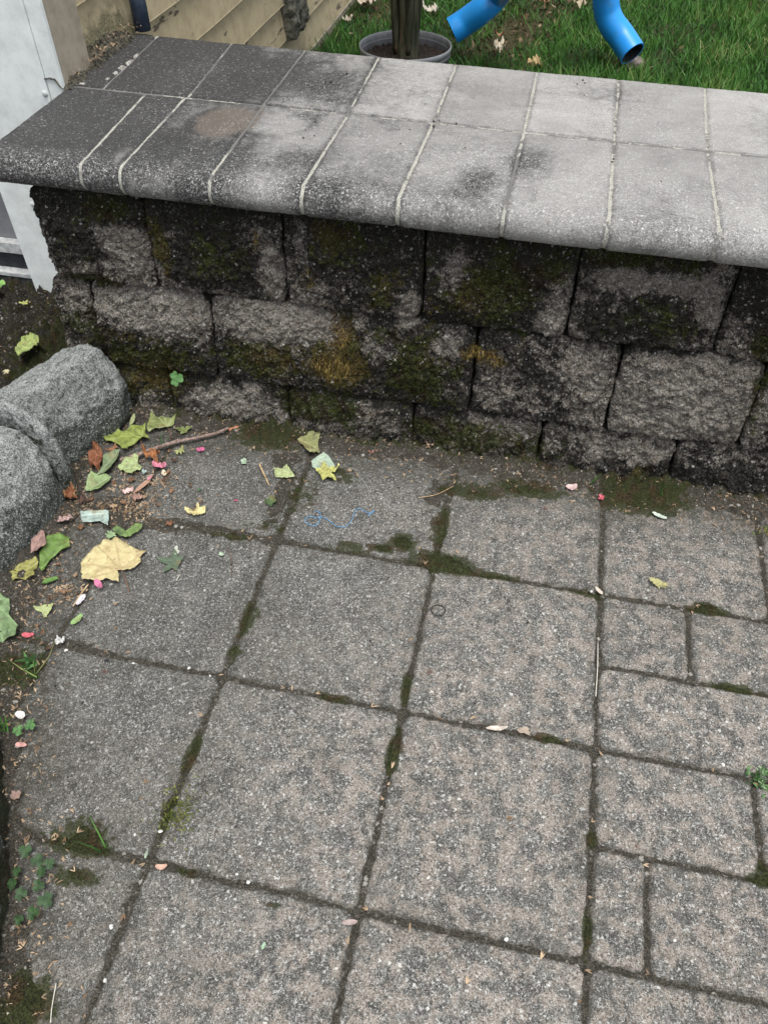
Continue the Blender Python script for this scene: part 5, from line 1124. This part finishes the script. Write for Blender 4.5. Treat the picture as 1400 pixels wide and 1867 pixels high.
c = at(1149, 118, ZL); V, F = lathe([(0, .016), (.03, .015), (.045, .010), (.048, .004), (.046, -.01)], (c[0], c[1], c[2]+.012), 40)
tag(obj('flat_stone', np.array(V)+fbm(np.array(V), 30, 2, 7)[:, None]*.004, F, mat_simple('brown_stone', (.10, .085, .07), (.20, .17, .15), 60, .85, .5), None, loc=tuple(c)), 'flat round brown stone on the ground under the bent blue pipe', 'stone')
# dead leaves on the lawn
lw = [((895, 92), (925, 90), 'pale dry leaf on the lawn between the two blue pipes', (.62, .55, .42), 1.6), ((640, 12), (690, 6), 'large pale dry leaf on the lawn beside the siding', (.55, .46, .36), 1.4), ((776, 32), (792, 22), 'small pale leaf on the lawn right of the plant stem', (.55, .50, .42), 1.2), ((622, 38), (642, 40), 'small cream leaf on the lawn left of the pot', (.55, .48, .38), 1.2),
      ((955, 128), (990, 124), 'tan curled leaf at the back edge of the coping', (.48, .36, .18), 1.), ((985, 10), (998, 4), 'small orange brown leaf at the top of the bare patch', (.40, .22, .12), 1.1), ((1050, 18), (1062, 10), 'small beige leaf on the lawn left of the bent pipe', (.48, .40, .28), 1.), ((1390, 8), (1400, 2), 'pale leaf at the top right corner of the lawn', (.6, .52, .42), 1.2), ((905, 70), (918, 66), 'rust coloured leaf in the bare patch near the straight pipe', (.35, .17, .09), 1.2), ((940, 78), (955, 80), 'dull brown leaf in the middle of the bare patch', (.26, .16, .10), 1.2)]
for i, (o, t_, lab, col, wf) in enumerate(lw):
    leaf('dry_leaf', o, t_, lab, col, kind='frag', wf=wf, seed=110+i, zpl=ZL+.012, z0=.004, curl=.4, crump=.5)
P = sample(-.5, 1.2, 2.0, 4.2, 2600); b = blobs(P, (0, 1), BARE, at_l); P = P[(b > .35) | (RG.random(len(P)) < .07)]; n = len(P); P[:, 2] = ZL+.004
V, F, a_ = blades(P, np.stack([RG.normal(0, 1, n), RG.normal(0, 1, n), np.full(n, .25)], 1), RG.uniform(.012, .035, n), RG.uniform(.004, .014, n), .5)
tag(obj('lawn_litter', V, F, mat_blades('brown_litter', (.035, .025, .015), (.17, .11, .06), (.42, .34, .24), .8), attrs=a_), 'small brown leaf fragments lying in the thin grass', 'litter', kind='stuff')
stick('twig', [(960, 18), (975, 16), (990, 6)], .0, .0, M_STALK, '') if False else None
# litter on the heap
parts = []
for i in range(150):
    y = random.uniform(.62, .95); x = random.uniform(-.60, -.555)
    parts.append(husk_geo((x, y, .566+random.uniform(-.006, .008)), random.uniform(.006, .014), random.uniform(0, 6.3), 2))
V, F = merge(parts); tag(obj('corner_litter', V, F, M_HUSK, smooth=False), 'dry brown needles caught in the corner beside the siding', 'litter', kind='stuff')
print('polys', sum(len(o.data.polygons) for o in bpy.data.objects if o.type == 'MESH'))
